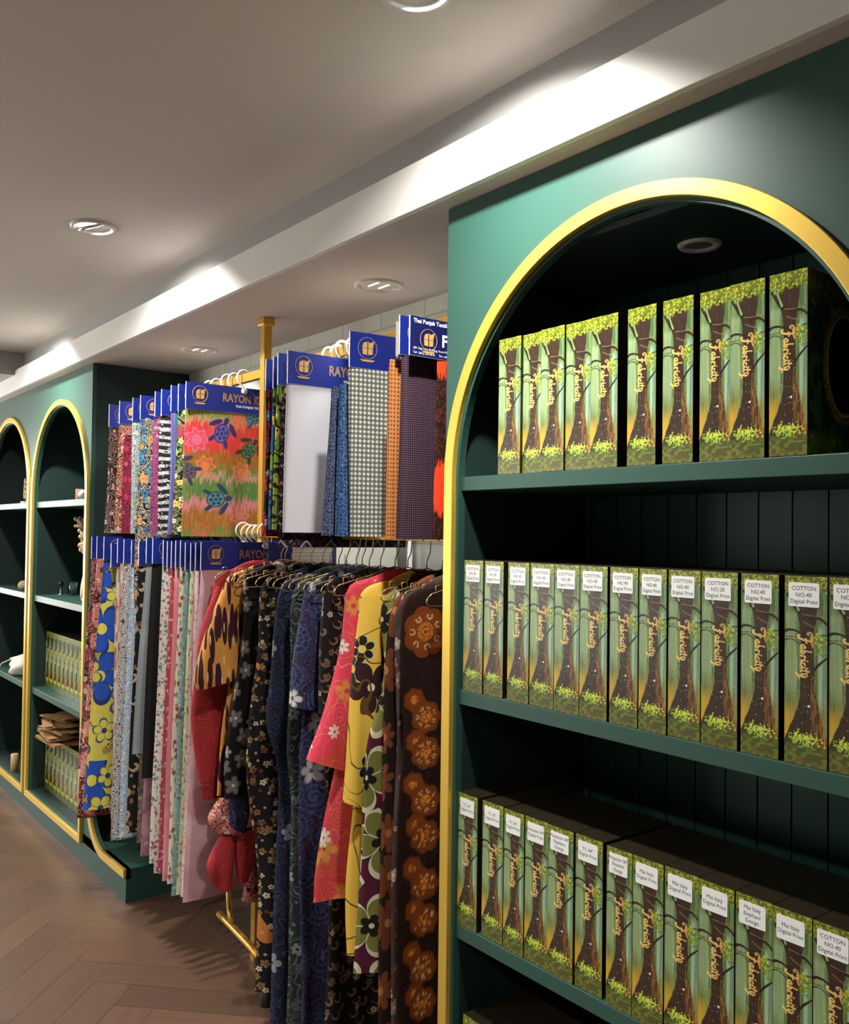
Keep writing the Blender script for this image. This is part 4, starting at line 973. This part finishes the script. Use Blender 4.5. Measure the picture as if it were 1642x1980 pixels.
G['greybr'] = P_('print_taupe_blossom', '#4a3630', [('soft', 8, .5, '#5e4a44'), ('fl', 17, .36, 5, '#b8a29a', '#8a6e66', '#d8c8bc', .6), ('fl', 30, .3, 5, '#a08a82', '#7a2c3c', '#4a3630', .5)])
G['darkwh'] = P_('print_dark_white_bits', '#1c191c', [('fl', 16, .34, 5, '#d8d4c8', '#c98a3c', '#1c191c', .5), ('blob', 6, .62, '#4a4648')])
def sl(o1, i1, o2, i2, o3, i3, h=(.016, .022, .028)): return [(o1, i1, h[0]), (o2, i2, h[1]), (o3, i3, h[2])]
S_ = lambda top=(1.385, 1.418), i=(1.46, 1.40): (top, i)
garment(3.0, G['red'], 'plain red blouse with long sleeves, farthest left on the clothes rail', [(1.386, 1.395), (1.40, 1.2), (1.39, 1.0), (1.38, .83), (1.375, .67)], [((1.392, 1.40), (1.46, 1.40), .014), ((1.338, 1.244), (1.42, 1.25), .02), ((1.315, 1.05), (1.43, 1.05), .024), ((1.308, .92), (1.44, .92), .028), ((1.35, .66), (1.44, .66), .02)])
garment(2.9, G['tiger'], 'amber blouse with maroon leaf stripes and flared sleeves', [(1.382, 1.416), (1.405, 1.25), (1.40, 1.08), (1.378, .90), (1.372, .69)], [((1.378, 1.418), (1.46, 1.42), .016), ((1.325, 1.29), (1.425, 1.28), .022), ((1.292, 1.19), (1.435, 1.17), .03), ((1.272, 1.10), (1.447, 1.12), .036), ((1.282, 1.06), (1.452, 1.10), .036)], fold=.012)
garment(2.82, G['greyfl'], 'black dress with large grey-white flowers', [(1.412, 1.42), (1.412, 1.25), (1.375, 1.0), (1.358, .80), (1.36, .70)], fold=.014)
garment(2.69, G['small'], 'long black dress with small cream flowers and orange patches', [(1.408, 1.405), (1.402, 1.2), (1.375, .97), (1.373, .77), (1.42, .46), (1.42, .10)], fold=.014, th=.02, name='dress')
garment(2.57, G['navy'], 'long navy and purple tribal-print dress', [(1.415, 1.40), (1.39, 1.15), (1.375, .99), (1.420, .82), (1.418, .5), (1.40, .05)], fold=.014, th=.022, name='dress')
garment(2.47, G['teal'], 'long slate dress with grey ferns', [(1.405, 1.40), (1.40, 1.17), (1.395, .94), (1.42, .70), (1.41, .08)], fold=.012, name='dress')
garment(2.38, G['tribal'], 'blue and purple tribal blouse with white plumeria flowers, left of the slate-black one', [(1.392, 1.41), (1.40, 1.2), (1.385, .95), (1.39, .80), (1.40, .08)], sl((1.388, 1.416), (1.46, 1.40), (1.355, 1.24), (1.43, 1.22), (1.345, 1.08), (1.435, 1.06)), fold=.014, name='dress')
garment(2.28, G['creamdot'], 'black dress with small cream scrollwork, left of the pink blouse', [(1.398, 1.427), (1.405, 1.2), (1.41, 1.0), (1.42, .70), (1.42, .10)], sl((1.392, 1.425), (1.46, 1.40), (1.38, 1.25), (1.45, 1.25), (1.385, 1.07), (1.45, 1.07)), fold=.012, name='dress')
garment(2.14, G['pink'], 'bright pink blouse with orange flowers and a wide sleeve', [(1.383, 1.424), (1.40, 1.2), (1.36, .95), (1.305, .70), (1.298, .59)], [((1.378, 1.426), (1.46, 1.43), .016), ((1.362, 1.25), (1.44, 1.25), .022), ((1.315, 1.10), (1.42, 1.10), .028), ((1.262, .985), (1.40, .93), .032)], fold=.010, k=20)
garment(2.05, G['yellow'], 'yellow blouse with bold black flowers', [(1.376, 1.418), (1.395, 1.2), (1.37, .95), (1.345, .68), (1.352, .47)], [((1.372, 1.42), (1.46, 1.43), .018), ((1.352, 1.25), (1.435, 1.25), .024), ((1.335, 1.05), (1.42, 1.04), .028), ((1.318, .885), (1.40, .85), .024)], fold=.010, k=22)
garment(1.98, G['olivefl'], 'maroon dress with large olive and cream blooms', [(1.40, 1.40), (1.41, 1.22), (1.352, 1.02), (1.348, .70), (1.332, .45)], fold=.010, k=22, name='dress', th=.014)
garment(1.925, G['brown1'], 'dark brown dress with orange blooms, behind the taupe one', [(1.392, 1.407), (1.365, 1.235), (1.365, .97), (1.363, .45), (1.36, .10)], fold=.005, name='dress', th=.009)
garment(1.885, G['greybr'], 'taupe dress scattered with pale blossoms', [(1.38, 1.415), (1.366, 1.3), (1.378, 1.04), (1.372, .72), (1.372, .10)], fold=.006, name='dress', th=.008)
def brown_cols(X, Z):
    A_ = Art(X*100, Z*100); x, y = A_.X, A_.Y
    A_.over(np.ones_like(x), '#1a0c08'); A_.over((vnoise(x*5, y*5, 2) > .62)*.6, '#38190f')
    cs = [(-17.5, 134.5, 6.6)]
    for i in range(12):
        z = 122-i*10.5
        cs += [(-20.5+(i % 2)*.8, z-4.5, 3.0), (-17.0, z-7.5 if i % 2 else z-9, 4.2), (-7.5-(i % 2)*1.0, z-2, 3.6)]
    for i in range(9): cs += [(4, 128-i*14, 4.0), (12, 134-i*13, 4.2), (18, 124-i*15, 3)]
    for cx, cy, r in cs:
        rr = np.hypot(x-cx, y-cy); th = np.arctan2(y-cy, x-cx)
        m = smooth(.15, -.15, rr-r*(.88+.12*np.abs(np.cos(3.5*th)))); A_.over(m, '#7a3a0f'); A_.over(m*smooth(.3, 0, np.abs(rr-r*.86)-.12)*.5, '#5e2c0c')
        A_.over(smooth(.1, 0, np.abs(rr-r*.12)-.1), '#d88a3a'); A_.over(m*smooth(.02, -.02, np.abs(rr-r*.28)-r*.09)*(np.cos(18*th) > .1), '#d2802c')
        if r > 3:
            for k in range(7):
                a = k*2*PI/7+.4; px, py = cx+r*.6*math.cos(a), cy+r*.6*math.sin(a)
                q = np.hypot(x-px, y-py); t2 = np.arctan2(y-py, x-px)
                A_.over((np.abs(q-r*.10*(1+.25*np.sin(t2+a))) < r*.028)*(t2*0+np.cos(t2-a) < .75)*.9, '#cfae7c')
    return A_.c
mat2 = G['brown1']
garment(1.835, vcol('brown_medallion_print', .8, .2), 'dark brown dress with orange medallion flowers, nearest the green cabinet', [(1.366, 1.422), (1.352, 1.25), (1.368, 1.10), (1.352, .85), (1.348, .40), (1.345, .06)], fold=.006, k=22, name='dress', th=.012, colf=brown_cols, nu=260, nv=520)
garment(1.782, G['darkwh'], 'dark garment with white spots half hidden behind the gold arch trim', [(1.50, 1.40), (1.49, 1.2), (1.48, .9), (1.485, .45), (1.485, .10)], fold=.006, name='dress', th=.008)
for i, (y, z) in enumerate(((2.86, 1.497), (2.755, 1.490), (2.63, 1.495), (2.52, 1.490), (2.425, 1.495), (2.33, 1.49), (2.21, 1.495))):
    hanger(y, z, f'spare brass wire hanger between the dresses, {ORD[i]} from the left', random.uniform(-.03, .03), random.uniform(-.01, .01))

# knotted red sashes under the amber blouse
def sash(label, parts, mats):
    t = empty('knotted_sash', (CX, parts[0][3], 0)); tag(t, label, 'sash')
    for nm, st, mt, y, fo in parts:
        mb = MB(); sheet(mb, [((a[0]-CX, a[1]), (b[0]-CX, b[1]), h) for a, b, h in st], y-parts[0][3], 32, 24, fo, 50, y*9, uvo=y); mb.build(nm, mt, t)
sash('red and navy knotted sash hanging below the amber blouse', [
    ('loop', [((1.375, .685), (1.43, .69), .014), ((1.335, .62), (1.42, .62), .026), ((1.36, .57), (1.43, .56), .02)], F['scarf'], 2.89, .006),
    ('knot', [((1.40, .69), (1.47, .69), .012), ((1.395, .62), (1.475, .62), .03), ((1.41, .56), (1.455, .55), .018)], F['navyfl'], 2.87, .006),
    ('tail', [((1.385, .565), (1.44, .56), .014), ((1.335, .46), (1.43, .46), .026), ((1.37, .375), (1.42, .37), .012)], G['red'], 2.89, .008),
    ('tail', [((1.43, .56), (1.50, .57), .014), ((1.43, .47), (1.50, .47), .026), ((1.44, .39), (1.48, .385), .012)], G['red'], 2.87, .008)], None)
sash('long red sash tied in a bow, hanging right of the red and navy one', [
    ('band', [((1.50, .70), (1.62, .70), .016), ((1.50, .60), (1.60, .60), .022), ((1.53, .52), (1.58, .51), .014)], G['red'], 2.92, .010),
    ('tail', [((1.53, .53), (1.575, .52), .010), ((1.50, .40), (1.55, .39), .014), ((1.48, .30), (1.54, .29), .010)], F['scarf'], 2.92, .006),
    ('tail', [((1.575, .50), (1.61, .49), .010), ((1.59, .38), (1.64, .37), .014), ((1.575, .30), (1.60, .29), .010)], F['scarf'], 2.93, .006)], None)
t = empty('price_board', (1.70, 2.96, 0)); tag(t, 'blue card with a white lined form, hanging behind the hangers by the gold pole', 'card')
MB().box(-.12, .17, -.001, .001, 1.45, 1.555).build('board', CARD_B, t)
m = MB().box(-.02, .15, -.0018, -.001, 1.46, 1.545)
for i in range(5): m.box(-.015, .145, -.0022, -.0017, 1.475+i*.014, 1.4762+i*.014, 1)
m.build('lined_form', [WHITE, INK], t)

# ---------------------------------------------------------------- things on the far shelves
m = MB()
m.lathe([(.0001, 0), (.020, 0), (.021, .003), (.021, .052), (.0195, .055), (.0001, .055)], c=(1.47, 4.80, 1.7455), n=20)
tag(m.build('pillar_holder', CORK), 'small brown cork pillar on the top shelf of the far cabinet', 'ornament')
tag(MB().ball((1.47, 4.752, 1.7705), .024, n=8, sc=(1, .8, 1.05)).build('shell_ornament', CREAM), 'small white shell beside the cork pillar, half hidden by the gold trim', 'ornament')
# leaf-shaped carved stand with a driftwood spray
t = empty('driftwood_sculpture', (1.50, 4.80, 1.2195)); tag(t, 'pale driftwood sculpture rising from a leaf-shaped carved base', 'sculpture')
leaf = []
for i in range(24):
    a = 2*PI*i/24; leaf.append((.045*math.sin(a)*(1+.35*math.cos(a)), .09*-math.cos(a)))
Mx = Matrix.Rotation(.35, 4, 'X')
m = MB(); vs = [tuple(Mx@Vector((-.01+.25*abs(y)*0, y, z+.095))) for y, z in leaf]+[tuple(Mx@Vector((.014, y*.9, z*.94+.095))) for y, z in leaf]
m.add(vs, [tuple(range(24)), tuple(range(47, 23, -1))]+[(i, i+24, (i+1) % 24+24, (i+1) % 24) for i in range(24)])
m.tube([tuple(Mx@Vector((-.012, .30*0+.002*i, .02+i*.016))) for i in range(10)], .004, 6)
m.build('leaf_base', LEAFC, t, bevel=.003)
m = MB(); rr = random.Random(5)
m.tube([(.0, -.05, .17), (.0, -.03, .24), (.005, .0, .31), (0, .0, .38), (.0, -.01, .44)], [.012, .011, .012, .010, .006], 8)
for k in range(16):
    z = .24+.20*k/16; a = rr.uniform(-.6, 1.2); L_ = rr.uniform(.05, .10)
    p = Vector((0, -.02+.02*k/16, z)); q = p+Vector((rr.uniform(-.3, .1)*L_, math.cos(a)*L_, math.sin(a)*L_*.6))
    m.tube([tuple(p), tuple((p+q)/2+Vector((0, 0, rr.uniform(-.015, .01)))), tuple(q)], [.010, .011, .007], 7); m.ball(tuple(q), rr.uniform(.010, .016), n=6)
m.build('driftwood_spray', WOODC, t)
t = empty('glass_jar', (1.60, 5.30, 1.2195)); tag(t, 'small clear glass jar on the middle shelf of the far cabinet', 'jar')
MB().lathe([(.0001, .001), (.030, .001), (.032, .004), (.032, .075), (.030, .078), (.029, .075), (.029, .006), (.0001, .005)], n=28).build('jar_body', GLASS, t)
t = empty('glass_ball', (1.55, 5.375, 1.2195)); tag(t, 'dark glass ball on a short stem beside the clear jar', 'ornament')
MB().ball((0, 0, .062), .018, n=10).build('ball', paint('dark_glass', '#101614', .08, .7), t)
MB().lathe([(.0001, 0), (.016, 0), (.016, .003), (.003, .006), (.003, .046), (.008, .05)], n=16).build('stem', CHROME, t)
# envelopes
env = [(1.405, 5.06, .442, .02, .24, .34, .0), (1.41, 5.10, .468, -.08, .22, .32, .03), (1.43, 5.08, .494, .15, .21, .30, -.03), (1.42, 5.13, .520, -.22, .20, .26, .05), (1.46, 5.16, .546, .30, .18, .24, .07)]
for i, (x, y, z, rz, dx, dy, tl) in enumerate(env):
    o = empty('padded_envelope', (x+dx/2, y+.06, z), rz)
    tag(o, f'brown padded envelope in the pile below the small boxes, {ORD[i]} from the bottom', 'envelope', 'brown envelopes in the far cabinet')
    m = MB(); nx, ny = 12, 16; vs = []
    for s_ in (0, 1):
        for j in range(ny+1):
            for q in range(nx+1):
                u, v = q/nx, j/ny; th = .0075*(math.sin(PI*u)**.4*math.sin(PI*v)**.4); wv = .004*math.sin(9*u+5*v+i*2)*math.sin(PI*u)
                vs.append(((u-.5)*dx, (v-.5)*dy, .009+wv+(th if s_ else -th)+(v-.5)*tl*.1))
    N = (nx+1)*(ny+1)
    fs = [(s_*N+j*(nx+1)+q, s_*N+j*(nx+1)+q+1, s_*N+(j+1)*(nx+1)+q+1, s_*N+(j+1)*(nx+1)+q) for s_ in (0, 1) for j in range(ny) for q in range(nx)]
    m.add(vs, fs, smooth=True); m.build('pouch', KRAFT, o)
    m = MB().box(-dx/2+.004, -dx/2+.05, -dy/2+.004, dy/2-.004, .0165, .0178); m.build('flap', KRAFT, o)
# farthest bay
t = empty('branch_figurine', (1.47, 5.80, 1.7455)); tag(t, 'pale branch-shaped figurine on the top shelf of the farthest cabinet', 'figurine')
m = MB(); m.tube([(0, 0, .012), (.0, .01, .05), (0, -.01, .09), (0, .0, .14)], [.012, .014, .012, .006], 8)
for k in range(7):
    z = .03+.015*k; m.tube([(0, 0, z), (-.01, .03, z+.012*(-1)**k), (-.01, .05-.004*k, z+.03)], [.008, .008, .005], 6)
m.build('branch', WOODC, t); MB().box(-.03, .03, -.04, .05, 0, .012).build('base', CREAM, t, bevel=.003)
tag(MB().ball((1.47, 5.85, 1.2195+.030), .032, n=8, sc=(1, 1, .93)).build('stone_ornament', WOODC), 'small round stone ornament on the middle shelf of the farthest cabinet', 'ornament')
t = empty('cotton_bag', (1.55, 5.96, .7005)); tag(t, 'crumpled white cotton drawstring bag on the shelf at the left edge', 'bag')
m = MB(); vs = []; n1, n2 = 20, 28
for j in range(n1+1):
    th = PI*j/n1
    for k in range(n2):
        ph = 2*PI*k/n2; r_ = 1+.16*math.sin(3*ph+2*th)+.10*math.sin(7*ph+5*th)
        vs.append((.12*math.sin(th)*math.cos(ph)*r_, .24*math.sin(th)*math.sin(ph)*r_, .052+max(-.05, .060*math.cos(th)*(1+.35*math.sin(2*ph+1)))))
m.add(vs, [(j*n2+k, (j+1)*n2+k, (j+1)*n2+(k+1) % n2, j*n2+(k+1) % n2) for j in range(n1) for k in range(n2)], smooth=True)
m.build('bag_body', CREAM, t)
MB().tube([(-.08, .12, .08), (-.13, .16, .05), (-.145, .20, .005), (-.15, .205, -.05), (-.15, .20, -.09)], .004, 6).build('drawstring', CREAM, t)
tag(MB().box(1.445, 1.60, 5.52, 5.68, .7003, .7015).build('paper_sheet', PAPER), 'sheet of paper lying on the shelf beside the white cotton bag', 'paper')
t = empty('pillar_candle', (1.455, 5.90, .1255)); tag(t, 'short cream pillar candle at the bottom of the farthest cabinet', 'candle')
MB().lathe([(.0001, 0), (.022, 0), (.022, .10), (.019, .103), (.0001, .098)], n=20).build('wax', WAX, t)
MB().tube([(0, 0, .098), (.001, 0, .108)], .001, 5).build('wick', BLACK, t)
